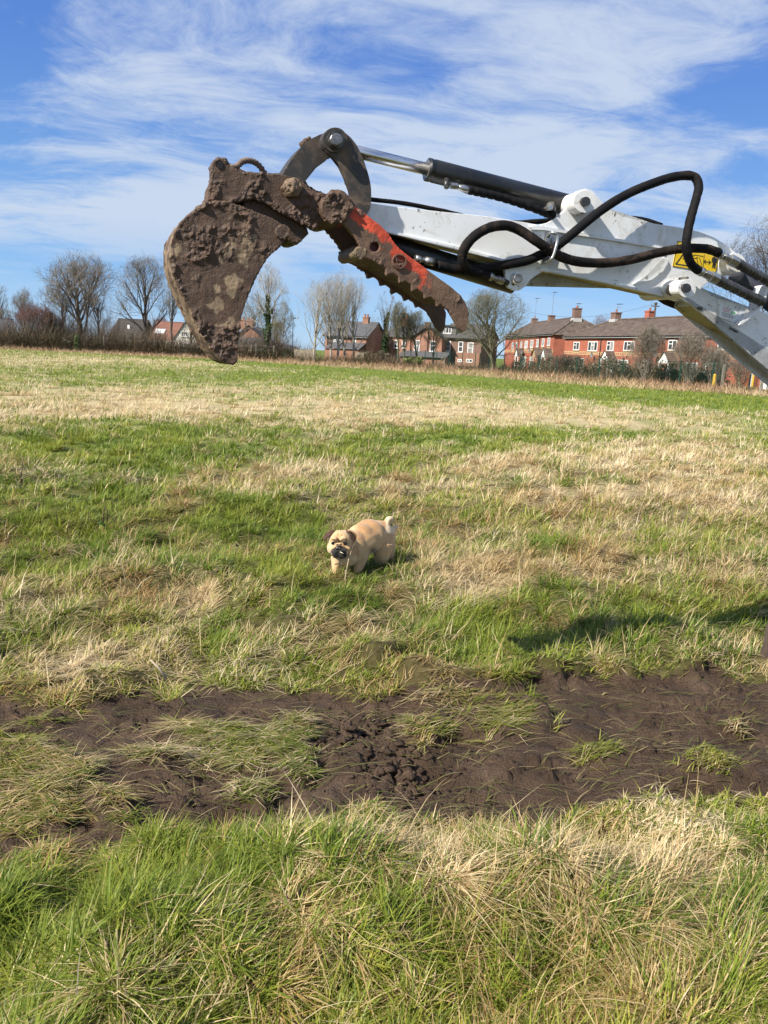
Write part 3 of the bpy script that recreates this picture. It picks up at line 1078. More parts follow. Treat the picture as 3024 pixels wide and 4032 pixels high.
# --- grab thumb
TH_TOP = '862,430 880,408 915,396 960,415 1000,452 1060,490 1110,530 1150,560 1190,602 1213,640 1240,672 1290,712 1360,762 1430,815 1500,865 1545,905 1570,940 1586,972 1593,1003 1588,1040 1580,1085 1560,1094 1540,1075 1515,1030 1490,985'
TH_LOW = '1210,1108 1192,1104 1165,1128 1150,1062 1090,1018 1035,1046 1016,985 950,935 893,962 884,888 828,850 753,868 744,800 688,760 612,786 604,715 560,680 470,625 390,592 352,552 322,470 280,390 230,322 180,262 120,205 60,178 0,172'
TH = L(c1, TH_TOP) + L(cG, TH_LOW) + L(c1, '870,540 850,500')
HOLE = circ(cG(486, 476), 19, 20)


def thumb_col(px, py, co, wet, no):
    gx_, gy_ = (px - 1300) / .3617, (py - 800) / .3617
    u = mudmix(co, 2.0)
    c = MUD_B * .95 + (MUD_B * 1.6 - MUD_B * .95) * u[:, None]
    # where the red paint still shows
    ln = np.interp(gx_, [150, 230, 400, 600, 700, 800, 1000, 1200], [-20, 20, 130, 280, 400, 520, 690, 850])
    depth = gy_ - ln
    r = sstep(235, 50, depth) * sstep(1120, 960, gx_) * sstep(150, 240, gx_)
    for x, y, rx, ry, w in ((540, 260, 60, 60, .9), (560, 360, 50, 60, .9), (690, 520, 80, 50, .9), (330, 160, 60, 50, .7), (230, 235, 45, 30, .5), (920, 650, 110, 90, .8), (860, 740, 50, 40, .5), (665, 465, 40, 30, .6), (260, 80, 60, 60, .7), (760, 610, 60, 60, .7)):
        r = np.maximum(r, w * patch(gx_, gy_, x, y, rx, ry))
    r = sstep(.20, .52, r + (mudmix(co, 8.0, 22.0) - .48) * 1.5)
    r = r * (1 - np.clip(wet * 2.0, 0, .9)) * sstep(1120, 1000, gx_) * sstep(300, 220, depth)
    tone = np.array([.56, .075, .034]) * (.55 + .75 * mudmix(co, 4.0, 14.0))[:, None]
    return c * (1 - r[:, None]) + tone * r[:, None]


thumb = link('grab_thumb', prism_mesh('grab_thumb', [TH, HOLE], -.020, .000), M_MUDCAKE, exc)
caked(thumb, .0038, .0048, 5, thumb_col, -.16)
thumb['label'] = 'toothed red grab thumb smeared with mud'
# rear cheek of the thumb and the plate that joins the two
bm = bmesh.new()
bm_prism(bm, [[AP(p, -.020) + NV * .205 for p in TH]], NV * .018)
o = link('rear_cheek', bm_mesh('rear_cheek', bm), M_MUDCAKE, thumb)
caked(o, .006, .005, 6, thumb_col, -.05)
WEB = L(cG, '250,470 330,470 420,560 560,640 640,690 760,770 900,850 1040,930 1160,1020 1230,1070 1215,1095 1150,1050 1030,975 890,880 750,795 620,715 540,670 400,600 300,560 262,520')
bm = bmesh.new()
bm_prism(bm, [[AP(p, .0) for p in WEB]], NV * .186)
o = link('cross_plate', bm_mesh('cross_plate', bm), M_MUDCAKE, thumb)
caked(o, .006, .004, 7)
bm = bmesh.new()
bm_prism(bm, [[AP(p, -.02) for p in circ(cG(330, 540), 26, 18)]], NV * .2)
o = link('roller_tube', bm_mesh('roller_tube', bm), M_MUDCAKE, thumb)
caked(o, .006, .003, 8, lambda px, py, co, wet, no: MUD_C * .6 + 0 * co)
bm = bmesh.new()
bmesh.ops.create_icosphere(bm, subdivisions=3, radius=.053, matrix=Matrix.Translation(AP(c1(928, 462), .012)) @ Matrix.Diagonal((1, .75, 1, 1)))
bm_prism(bm, [[AP(p, -.03) for p in circ(c1(925, 470), 60, 20)]], NV * .25)
o = link('pivot_boss', bm_mesh('pivot_boss', bm), M_MUDCAKE, thumb)
caked(o, .005, .011, 9, None, .15)
# raised emblem on the thumb: a ring with a three pointed mark inside
bm = bmesh.new()
ec = cG(757, 632)
bm_prism(bm, [[AP(p, -.028) for p in circ(ec, 29, 28)], [AP(p, -.028) for p in circ(ec, 24.5, 28)]], NV * .012)
for pts in ('708,560 735,610 730,650 720,640 712,600', '722,575 755,620 800,625 790,632 755,635', '690,650 740,655 760,650 820,640 815,668 785,690 770,665 755,690 735,668 715,695 700,680'):
    bm_prism(bm, [[AP(p, -.027) for p in L(cG, pts)]], NV * .011)
o = link('emblem', bm_mesh('emblem', bm), M_MUDCAKE, thumb)
me = o.data
a = me.attributes.new('col', 'FLOAT_COLOR', 'POINT')
a.data.foreach_set('color', np.tile(np.array([.155, .085, .060, 1], dtype=np.float32), len(me.vertices)))
bm = bmesh.new()
bm_prism(bm, [[AP(p, .002) for p in circ(cG(486, 476), 22, 20)]], NV * .004)
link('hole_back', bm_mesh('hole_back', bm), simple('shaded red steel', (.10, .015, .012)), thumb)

# --- dipper arm
DIP = L(cB, '30,250 150,268 350,290 530,308 690,334 735,343 775,333 812,312 842,286 860,258 872,228 892,207 925,197 955,207 982,240 1010,272 1042,298 1110,320 1200,337 1300,352 1380,369 1440,392 1495,424 1540,465 1556,500 1545,528 1500,545 1452,552 1420,570 1392,582 1350,640 1290,650 1245,633 1100,600 900,552 800,533 752,530 722,545 700,566 684,590 660,606 634,606 614,594 604,570 602,535 606,500 585,488 400,438 150,382 30,352')
plate('side_plate', DIP, .045, .060, M_WHITE, bevel=.003).data
plate('side_plate', DIP, .170, .185, M_WHITE, bevel=.003)
BOX = L(cB, '30,253 150,271 350,293 530,311 690,337 800,352 1000,345 1110,328 1200,342 1300,357 1380,374 1440,398 1490,432 1520,470 1500,530 1400,560 1300,635 1245,628 1100,595 900,548 752,520 585,484 400,434 150,378 30,349')
def shade_stain_under(o):  # gives downward faces the colour with painted shade and mud film
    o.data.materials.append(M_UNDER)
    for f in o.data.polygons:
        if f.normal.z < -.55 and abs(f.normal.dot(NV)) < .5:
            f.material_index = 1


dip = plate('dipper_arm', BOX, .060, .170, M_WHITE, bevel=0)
shade_stain_under(dip)
rim = L(cB, '30,349 150,380 400,436 585,486 604,492 604,484 585,477 400,426 150,370 30,339')
plate('lower_flange', rim, .036, .058, M_WHITE, dip, bevel=.002)
rim = L(cB, '740,512 800,524 900,542 1100,588 1235,622 1240,632 1100,598 900,552 800,533 745,527')
plate('lower_flange', rim, .037, .058, M_WHITE, dip, bevel=.002)
rib = L(cB, '704,350 724,344 760,352 900,375 1050,398 1200,422 1236,430 1232,437 1190,431 1050,408 900,385 760,363 712,362')
plate('stiffener', rib, .032, .05, M_WHITE, dip, bevel=.004)
rib = L(cB, '1240,470 1258,478 1258,500 1240,530 1190,568 1130,585 1118,580 1180,560 1228,525 1246,498')
plate('weld_bead', rib, .036, .05, M_WHITE, dip, bevel=.004)
# bosses and pins
plate('upper_boss', circ(cB(922, 249), 44, 32), -.012, .2, M_WHITE2, bevel=.004)
plate('ram_pin', circ(cB(927, 248), 18.5, 24), -.024, .21, M_DARKSTEEL, bevel=.003)
plate('grease_nipple', circ(cB(912, 296), 5, 8), -.004, .03, M_STEEL, bevel=0)
plate('lower_boss', circ(cF(864, 1008), 24, 28), .026, .195, M_WHITE2, bevel=.003)
plate('ram_pin', circ(cF(864, 1008), 19, 8), .018, .20, M_STEEL, bevel=.003)
plate('rear_boss', circ(cC(1290, 395), 40, 28), .0, .2, M_WHITE2, bevel=.004)
plate('elbow_boss', circ(cC(738, 682), 36, 32), -.060, .04, M_WHITE2, bevel=.004)
plate('elbow_collar', circ(cC(640, 690), 38, 32), -.005, .20, M_WHITE2, bevel=.003)
plate('elbow_pin', circ(cC(735, 676), 18, 24), -.070, .2, M_DARKSTEEL, bevel=.003)
plate('grease_nipple', circ(cC(745, 560), 5, 8), -.05, .0, M_STEEL, bevel=0)

# --- boom
BS = L(cC, '520,640 600,590 700,575 790,600 840,650 880,690 945,702 1005,755 1060,790 1115,788 1250,832 1400,880 1470,905 1560,935 1659,968')
BL = L(cC, '1659,1372 1500,1290 1330,1196 1200,1122 1035,1032 960,1000 900,955 800,866 690,808 600,770 530,720')
BFAR = [UZ(4.2, 1.36, .03), UZ(4.9, 1.06, .03), UZ(5.45, .80, .03), UZ(5.5, .56, .03), UZ(5.3, .50, .03), UZ(4.8, .72, .03), UZ(4.1, 1.04, .03)]


def far_px(P):
    x, y = project(np.array([P[:]]))
    return (float(x[0]), float(y[0]))


BFP = [far_px(p) for p in BFAR]
plate('boom_cheek', BS + BFP + BL, .030, .045, M_WHITE, bevel=.003)
plate('boom_cheek', BS + BFP + BL, .185, .200, M_WHITE, bevel=.003)
BBOX = L(cC, '880,720 945,722 1005,775 1060,808 1115,806 1250,850 1400,898 1470,922 1560,952 1659,985') + BFP + L(cC, '1659,1366 1500,1284 1330,1190 1200,1116 1035,1026 955,990 830,880')
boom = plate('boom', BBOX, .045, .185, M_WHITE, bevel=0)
shade_stain_under(boom)
M_GREASE_SHADE = simple('black grease and shade', (.012, .010, .008), (.03, .022, .016), 40, .5, 0, .003)
plate('grease_shade_patch', L(cC, '395,812 480,798 560,795 700,822 800,872 812,900 780,918 720,930 640,925 560,900 470,862'), .1825, .1835, M_GREASE_SHADE, boom, bevel=0)  # greasy inner cheek, with the shade between the cheeks painted in black
plate('grease_shade_patch', L(cC, '500,690 520,650 540,640 545,690 552,730 580,760 560,770 520,750 500,740'), -.0065, -.004, M_GREASE_SHADE, boom, bevel=0)
plate('grease_shade_patch', L(cC, '845,905 870,890 905,893 918,905 912,925 890,930 860,918'), .0275, .03, M_GREASE_SHADE, boom, bevel=0)
plate('cover_panel', L(cC, '1092,800 1130,800 1250,838 1400,886 1462,925 1400,1010 1345,1062 1322,1098 1100,1002'), .022, .034, M_WHITE, boom, bevel=.003)
plate('hose_bracket', L(cC, '1330,1100 1345,1062 1440,1000 1560,905 1600,860 1622,780 1640,650 1662,640 1662,700 1640,800 1612,885 1570,935 1450,1030 1360,1095'), -.018, .05, M_WHITE, boom, bevel=.002)
plate('grease_shade_patch', L(cC, '1225,1120 1240,1128 1300,1160 1318,1172 1316,1186 1290,1178 1240,1146 1222,1132'), .0265, .03, M_GREASE_SHADE, boom, bevel=0)

# --- rams
tube_part('ram_rod', [AP(p, .115) for p in (c1(870, 150), c1(1410, 283))], .0225, M_CHROME, exc, 32)
RB = [cB(300, 123), cB(862, 266)]
bm = bmesh.new()
a, b = AP(RB[0], .115), AP(RB[1], .115)
dv = (b - a).normalized()
bm_tube(bm, [a - dv * .014, a - dv * .012, a, a + dv * .002, a + dv * .012, a + dv * .014, b], [.036, .0425, .0425, .041, .041, .0425, .0425], 40)
me = bm_mesh('ram_barrel', bm, True)
barrel = link('ram_barrel', me, M_BLACK, exc)
tube_part('ram_gland', [a - dv * .0165, a - dv * .0143], .0355, M_STEEL, barrel, 32)
tube_part('ram_eye', [AP(RB[1], .115), AP(cB(905, 280), .115)], .03, M_BLACK, barrel, 20)
tube_part('port', [AP(cB(366, 160), .075), AP(cB(366, 192), .055)], .0105, M_DARKSTEEL, barrel, 10)
tube_part('port_nut', [AP(cB(382, 185), .055), AP(cB(408, 188), .055)], .012, M_ZINC, barrel, 6, False)
tube_part('hose_ferrule', [AP(cB(408, 190), .058), AP(cB(430, 195), .058), AP(cB(452, 203), .058)], [.008, .0135, .0145], M_ZINC, barrel, 16)
HB = catmull([AP(q, .058) for q in L(cB, '450,202 500,213 560,226 620,243 680,263 740,285 775,300 800,305')], 8)
bm = bmesh.new()
bm_tube(bm, HB, [.0158 if (i % 4) else .0132 for i in range(len(HB))], 14)
link('ram_hose', bm_mesh('ram_hose', bm, True), M_HOSE, barrel)
tube_part('port', [AP(cB(790, 282), .06), AP(cB(783, 262), .045)], .017, M_DARKSTEEL, barrel, 10)
plate('port_bolt', circ(cB(786, 273), 11, 6), .012, .05, M_ZINC, barrel, bevel=.002)

TR = [c1(1180, 640), cF(60, 872), cF(790, 1052)]
bm = bmesh.new()
bm_tube(bm, [AP(c1(1120, 640), .115), AP(cF(820, 1048), .115)], .041, 36)
tram = link('thumb_ram', bm_mesh('thumb_ram', bm, True), M_BLACK, exc)
tube_part('hose_ferrule', [AP(cG(925, 600), .05), AP(cG(985, 612), .05), AP(cG(990, 612), .05), AP(cG(1035, 625), .05), AP(cG(1040, 626), .05), AP(cG(1125, 640), .05)], [.013, .013, .009, .0105, .0155, .0155], M_ZINC, tram, 16)
tube_part('hose_ferrule', [AP(cF(625, 985), .03), AP(cF(660, 997), .03), AP(cF(662, 998), .03), AP(cF(700, 1012), .03)], [.0165, .0165, .009, .011], M_ZINC, tram, 16)
tube_part('port_nut', [AP(cF(698, 1012), .03), AP(cF(742, 1030), .035)], .015, M_ZINC, tram, 6, False)
tube_part('port', [AP(cF(745, 1030), .04), AP(cF(775, 1042), .05)], .012, M_DARKSTEEL, tram, 10)

# dipper ram above the boom, running off towards the machine
tube_part('boom_ram', [AP(cC(1300, 540), .115), UZ(5.3, .98, .115)], .045, simple('dark ram', (.012, .014, .022), (.02, .02, .026), 10, .35), exc, 30)

# --- hoses
HA = [AP(p, w) for p, w in zip(L(cB, '1462,456 1430,444 1400,438 1330,437 1260,446 1200,459 1100,484 1000,496 900,491 830,472 780,444 730,410 680,376 640,355 600,345 545,352 492,378 455,412 432,452 430,490 450,520 490,536 535,548'),
                               [-.04, -.045, -.045, -.04, -.03, -.02, -.012, -.012, -.015, -.03, -.04, -.04, -.02, -.012, -.01, -.01, -.01, -.01, 0, .01, .02, .03, .03])]
HBp = [AP(p, w) for p, w in zip(L(cB, '1378,526 1350,500 1335,460 1330,420 1338,360 1352,300 1372,230 1380,190 1368,155 1335,144 1270,152 1200,174 1120,206 1050,243 980,290 920,338 870,380 820,420 790,442 740,465 690,486 620,500 560,511 500,520 440,524 380,518 330,506'),
                                [-.06, -.075, -.085, -.09, -.09, -.08, -.06, -.045, -.03, -.02, -.012, -.012, -.012, -.015, -.02, -.022, -.022, -.01, .002, .01, .02, .025, .028, .035, .045, .05, .05])]


def sleeve(name, P, r, mat, seed):
    q = catmull(P, 9)
    rr = [r * (1 + .07 * noise.noise(Vector((i * .23, seed, 0))) + .05 * noise.noise(Vector((i * .9, seed, 4)))) for i in range(len(q))]
    bm = bmesh.new()
    bm_tube(bm, q, rr, 14)
    return link(name, bm_mesh(name, bm, True), mat, exc)


h = sleeve('hydraulic_hose', HA, .0192, M_HOSE2, 1.0)
h['label'] = 'black sleeved hose looping over the dipper arm'
h = sleeve('hydraulic_hose', HBp, .0185, M_HOSE, 5.0)
h['label'] = 'black sleeved hose arching high above the dipper arm'
sleeve('rear_hose', [AP(p, .225) for p in L(cB, '20,232 65,241 150,250 230,262 300,276 350,286 430,305')], .0085, M_HOSE, 9.0)
sleeve('rear_hose', [AP(p, .215) for p in L(cB, '560,330 650,335 720,330 780,326 860,318 960,312 1060,315 1130,318 1180,328 1230,345')], .011, M_HOSE, 11.0)


def fitting(P0, P1, P2, w):
    """crimped end, two hex nuts and a ribbed hose running on to the right"""
    a, b, c = AP(P0, w), AP(P1, w), P2
    d = (b - a)
    f = lambda t: a + d * t
    root = tube_part('hose_coupling', [f(0), f(.18), f(.19), f(.34)], [.0195, .0195, .011, .011], M_ZINC, exc, 18)
    tube_part('hex_nut', [f(.32), f(.56)], .018, M_ZINC, root, 6, False)
    tube_part('hex_nut', [f(.60), f(1.0)], .0235, M_ZINC, root, 6, False)
    n = 60
    pts = [b + (c - b) * (i / (n - 1)) for i in range(n)]
    rr = [.0205 + (.0022 if (i % 9) in (2, 5, 6) else 0) for i in range(n)]
    bm = bmesh.new()
    bm_tube(bm, pts, rr, 16)
    link('ribbed_sleeve', bm_mesh('ribbed_sleeve', bm, True), simple('ribbed hose guard', (.085, .083, .08), (.035, .034, .033), 22, .4, .4, .002), root)


fitting(cC(1090, 285), cC(1300, 388), AP(cC(1760, 655), -.02), -.035)
fitting(cC(875, 480), cC(1080, 580), AP(cC(1600, 838), -.01), -.055)

# hose clamp: a plate and a bent steel rod
plate('clamp_plate', L(cF, '1088,650 1130,660 1118,760 1092,880 1048,898 1042,860 1066,760'), .028, .045, M_ZINC, bevel=.002)
CR = [AP(p, w) for p, w in zip(L(cF, '1092,690 1096,668 1112,656 1146,660 1160,676 1160,720 1148,770 1130,830 1112,862 1090,878 1062,884'), [.04, .0, -.045, -.06, -.062, -.062, -.062, -.06, -.055, -.03, .035])]
tube_part('clamp_rod', catmull(CR, 6), .0062, M_ZINC, exc, 10)

# --- stickers
def flat(name, pts_c, w, mat, parent, c=cC, thick=.0012):
    bm = bmesh.new()
    bm_prism(bm, [[AP(c(*p), w) for p in pts_c]], NV * thick)
    return link(name, bm_mesh(name, bm), mat, parent)


def strokes(name, lines, wid, w, mat, parent, c=cC):
    bm = bmesh.new()
    for ln in lines:
        for p, q in zip(ln[:-1], ln[1:]):
            p, q = Vector(p + (0,)), Vector(q + (0,))
            t = (q - p).normalized()
            s = Vector((-t.y, t.x, 0)) * wid * .5
            bm_prism(bm, [[AP(c(v.x, v.y), w) for v in (p - s - t * wid * .4, q - s + t * wid * .4, q + s + t * wid * .4, p + s - t * wid * .4)]], NV * .0004)
    return link(name, bm_mesh(name, bm), mat, parent)


ws = flat('warning_sticker', [(632, 140), (1128, 218), (1066, 512), (571, 432)], .0432, M_YELLOW, exc)
strokes('sticker_border', [[(636, 145), (578, 428), (1062, 505), (1122, 224), (636, 145)], [(600, 296), (1104, 372)] if False else [(935, 300), (915, 470)]], 6, .0427, M_INK, ws)
strokes('warning_triangle', [[(612, 402), (716, 262), (800, 432), (612, 402)]], 12, .0424, M_INK, ws)
strokes('machine_pictogram', [[(690, 345), (712, 330), (735, 350), (720, 385)], [(700, 300), (770, 322), (830, 300), (920, 316)], [(846, 330), (862, 395)], [(880, 335), (905, 420)], [(745, 330), (800, 345), (860, 328)]], 7, .0425, M_INK, ws)
strokes('distance_arrow', [[(932, 376), (1004, 384)], [(950, 358), (930, 376), (948, 398)], [(988, 364), (1006, 384), (984, 404)]], 9, .0424, M_INK, ws)
bm = bmesh.new()
for pts in ([(1036, 318), (1078, 324), (1070, 385), (1058, 455), (1046, 455), (1046, 395), (1034, 450), (1022, 448), (1032, 385)], [(1024, 330), (1034, 328), (1026, 386), (1016, 384)], [(1082, 330), (1090, 334), (1076, 392), (1068, 390)]):
    bm_prism(bm, [[AP(cC(*p), .0424) for p in pts]], NV * .0004)
bm_prism(bm, [[AP(p, .0424) for p in circ(cC(1062, 296), 5.5, 14)]], NV * .0004)
link('person_pictogram', bm_mesh('person_pictogram', bm), M_INK, ws)


def lettering(name, items, w, mat, parent, ex, ey, c=cC):
    """flat print: (string, x, y, size) in crop pixels, ex and ey the text axes"""
    vs, ts, off = [], [], 0
    for s, ox, oy, size in items:
        cu_ = bpy.data.curves.new('t', 'FONT')
        cu_.body = s
        cu_.size = 1.0
        to = bpy.data.objects.new('t', cu_)
        COL.objects.link(to)
        me = bpy.data.meshes.new_from_object(to.evaluated_get(bpy.context.evaluated_depsgraph_get()))
        bpy.data.objects.remove(to)
        bpy.data.curves.remove(cu_)
        me.calc_loop_triangles()
        for v in me.vertices:
            px = ox + (v.co.x * ex[0] + v.co.y * ey[0]) * size
            py = oy + (v.co.x * ex[1] + v.co.y * ey[1]) * size
            vs.append(AP(c(px, py), w)[:])
        ts += [[i + off for i in t.vertices] for t in me.loop_triangles]
        off += len(me.vertices)
        bpy.data.meshes.remove(me)
    return link(name, np_mesh(name, np.array(vs), np.array(ts)), mat, parent)


hs_ = flat('hire_sticker', [(1112, 872), (1128, 876), (1316, 962), (1318, 975), (1286, 1046), (1106, 1010)], .0205, M_STICK, exc)
EX, EY = (.965, .262), (.20, -.98)
lettering('red_lettering', [('ON HIRE', 1139, 910, 25), ('FROM', 1147, 938, 25)], .0197, M_RED_INK, hs_, EX, EY)
lettering('black_lettering', [('GP Landscapes Ltd', 1136, 957, 19), ('Plant Hire, Groundworks', 1131, 972, 16.5), ('07498 408 998', 1138, 995, 21)], .0197, M_INK, hs_, EX, EY)
bm = bmesh.new()
for pts in ([(1240, 966), (1252, 935), (1262, 968)], [(1258, 967), (1262, 936), (1271, 936), (1270, 972)], [(1272, 972), (1275, 945), (1286, 950), (1284, 978)], [(1222, 958), (1240, 958), (1242, 966)]):
    bm_prism(bm, [[AP(cC(*p), .0197) for p in pts]], NV * .0004)
link('green_logo', bm_mesh('green_logo', bm), M_GREEN_INK, hs_)

# --- the rest of the machine, just outside the picture
M_TRACK = simple('rubber track', (.022, .021, .02), (.07, .052, .04), 12, .85, 0, .01, 40)
M_BODY = worn('white body panel', (.72, .73, .73), (.40, .34, .28), .5, .4)
def box_uz(name, u0, u1, z0, z1, w0, w1, mat, bev=.03):
    bm = bmesh.new()
    bm_prism(bm, [[UZ(u, z, w0) for u, z in ((u0, z0), (u1, z0), (u1, z1), (u0, z1))]], NV * (w1 - w0))
    o = link(name, bm_mesh(name, bm), mat, exc)
    md = o.modifiers.new('b', 'BEVEL')
    md.width = bev
    md.segments = 3
    return bake(o)
for wc in (-.50, .73):
    bm = bmesh.new()
    lp = [UZ(5.95 + .25 * math.cos(a), .25 + .24 * math.sin(a), wc - .14) for a in np.linspace(math.pi / 2, 3 * math.pi / 2, 10)] + [UZ(7.40 + .25 * math.cos(a), .25 + .24 * math.sin(a), wc - .14) for a in np.linspace(-math.pi / 2, math.pi / 2, 10)]
    bm_prism(bm, [lp], NV * .28)
    link('crawler_track', bm_mesh('crawler_track', bm), M_TRACK, exc)
box_uz('chassis', 5.90, 7.50, .22, .46, -.35, .58, M_TRACK)
box_uz('king_post', 5.32, 5.90, .42, .80, .0, .23, M_WHITE)
box_uz('machine_body', 5.85, 7.60, .52, 1.25, -.5, .73, M_BODY, .09)
box_uz('driver_seat', 6.35, 6.80, 1.25, 1.75, -.1, .33, M_TRACK, .06)
box_uz('canopy_roof', 5.90, 7.30, 2.35, 2.43, -.45, .68, M_BODY, .03)
for u, w in ((6.0, -.4), (7.2, -.4), (6.0, .63), (7.2, .63)):
    tube_part('canopy_post', [UZ(u, 1.2, w), UZ(u, 2.37, w)], .025, M_TRACK, exc, 10)

# ------------------------------------------------------------------ houses beyond the field
def brick_mat(name, c1_, c2_, mortar=(.26, .22, .19)):
    m, g = new_mat(name)
    t = g.n('ShaderNodeTexCoord').outputs['Object']
    s = g.n('ShaderNodeSeparateXYZ', {0: t})
    u = g.math('ADD', s.outputs[0], s.outputs[1])
    v = g.n('ShaderNodeCombineXYZ', {0: u, 1: s.outputs[2], 2: 0.0})
    b = g.n('ShaderNodeTexBrick', {'Vector': v.outputs[0], 'Color1': c1_ + (1,), 'Color2': c2_ + (1,), 'Mortar': mortar + (1,), 'Scale': 1.0, 'Mortar Size': .008, 'Bias': 0.0, 'Brick Width': .225, 'Row Height': .075})
    nz = g.n('ShaderNodeTexNoise', {'Vector': t, 'Scale': .9, 'Detail': 6.0, 'Roughness': .65})
    k = g.n('ShaderNodeMix', {0: .8, 6: b.outputs[0]}, data_type='RGBA', blend_type='MULTIPLY')
    g.t.links.new(g.ramp(nz.outputs[0], [(.3, (.72, .70, .68)), (.7, (1.18, 1.15, 1.12))]), k.inputs[7])
    p = g.n('ShaderNodeBsdfPrincipled', {'Base Color': k.outputs[2], 'Roughness': .9})
    p.inputs['Specular IOR Level'].default_value = .15
    return finish(m, g, p.outputs[0])


M_BRICK_RED = brick_mat('red facing brick', (.28, .072, .044), (.35, .10, .062), (.28, .16, .12))
M_BRICK_OLD = brick_mat('old weathered brick', (.24, .105, .065), (.33, .16, .10))
M_BRICK_DARK = brick_mat('dark brick', (.12, .065, .05), (.16, .085, .062))
M_BAND = simple('cream brick', (.50, .36, .20), (.42, .29, .16), 6, .9)
M_TILE = simple('brown roof tile', (.060, .043, .034), (.095, .068, .052), 1.6, .85, 0, .01, 9, c3=(.13, .10, .08))
M_SLATE = simple('grey slate', (.075, .075, .080), (.115, .112, .115), 1.8, .6, 0, .01, 9)
M_REDTILE = simple('red clay tile', (.17, .075, .05), (.22, .10, .07), 2, .85)
M_PAINT = simple('white upvc', (.78, .78, .77), (.72, .72, .70), 3, .45)
M_CREAM = simple('white render', (.70, .68, .62), (.60, .58, .53), 1.5, .85)
M_GLASS = simple('window glass', (.025, .028, .03), (.06, .065, .07), .8, .08, 0)
M_NET = simple('window with net curtain', (.30, .30, .29), (.16, .16, .16), 3, .25)
M_DARKWOOD = simple('dark boards', (.035, .030, .026), (.055, .046, .038), 4, .8)
M_POT = simple('clay pot', (.30, .12, .07), (.22, .09, .05), 4, .9)
M_LEAD = simple('lead flashing', (.42, .42, .41), (.32, .32, .31), 5, .7)
M_GUTTER = simple('dark gutter', (.02, .02, .022))
M_AERIAL = simple('aerial metal', (.22, .22, .22), (.15, .15, .15), 3, .5, .5)
M_DISH = simple('dish grey', (.16, .16, .17), (.12, .12, .13), 3, .6)
M_POSTWOOD = simple('weathered post wood', (.24, .21, .16), (.15, .13, .10), 7, .9, 0, .004, 30)
M_FENCEGREEN = simple('green coated steel', (.008, .040, .028), (.010, .05, .034), 4, .45)
M_YELLOWPOST = simple('yellow post', (.62, .38, .04), (.5, .3, .03), 5, .6)


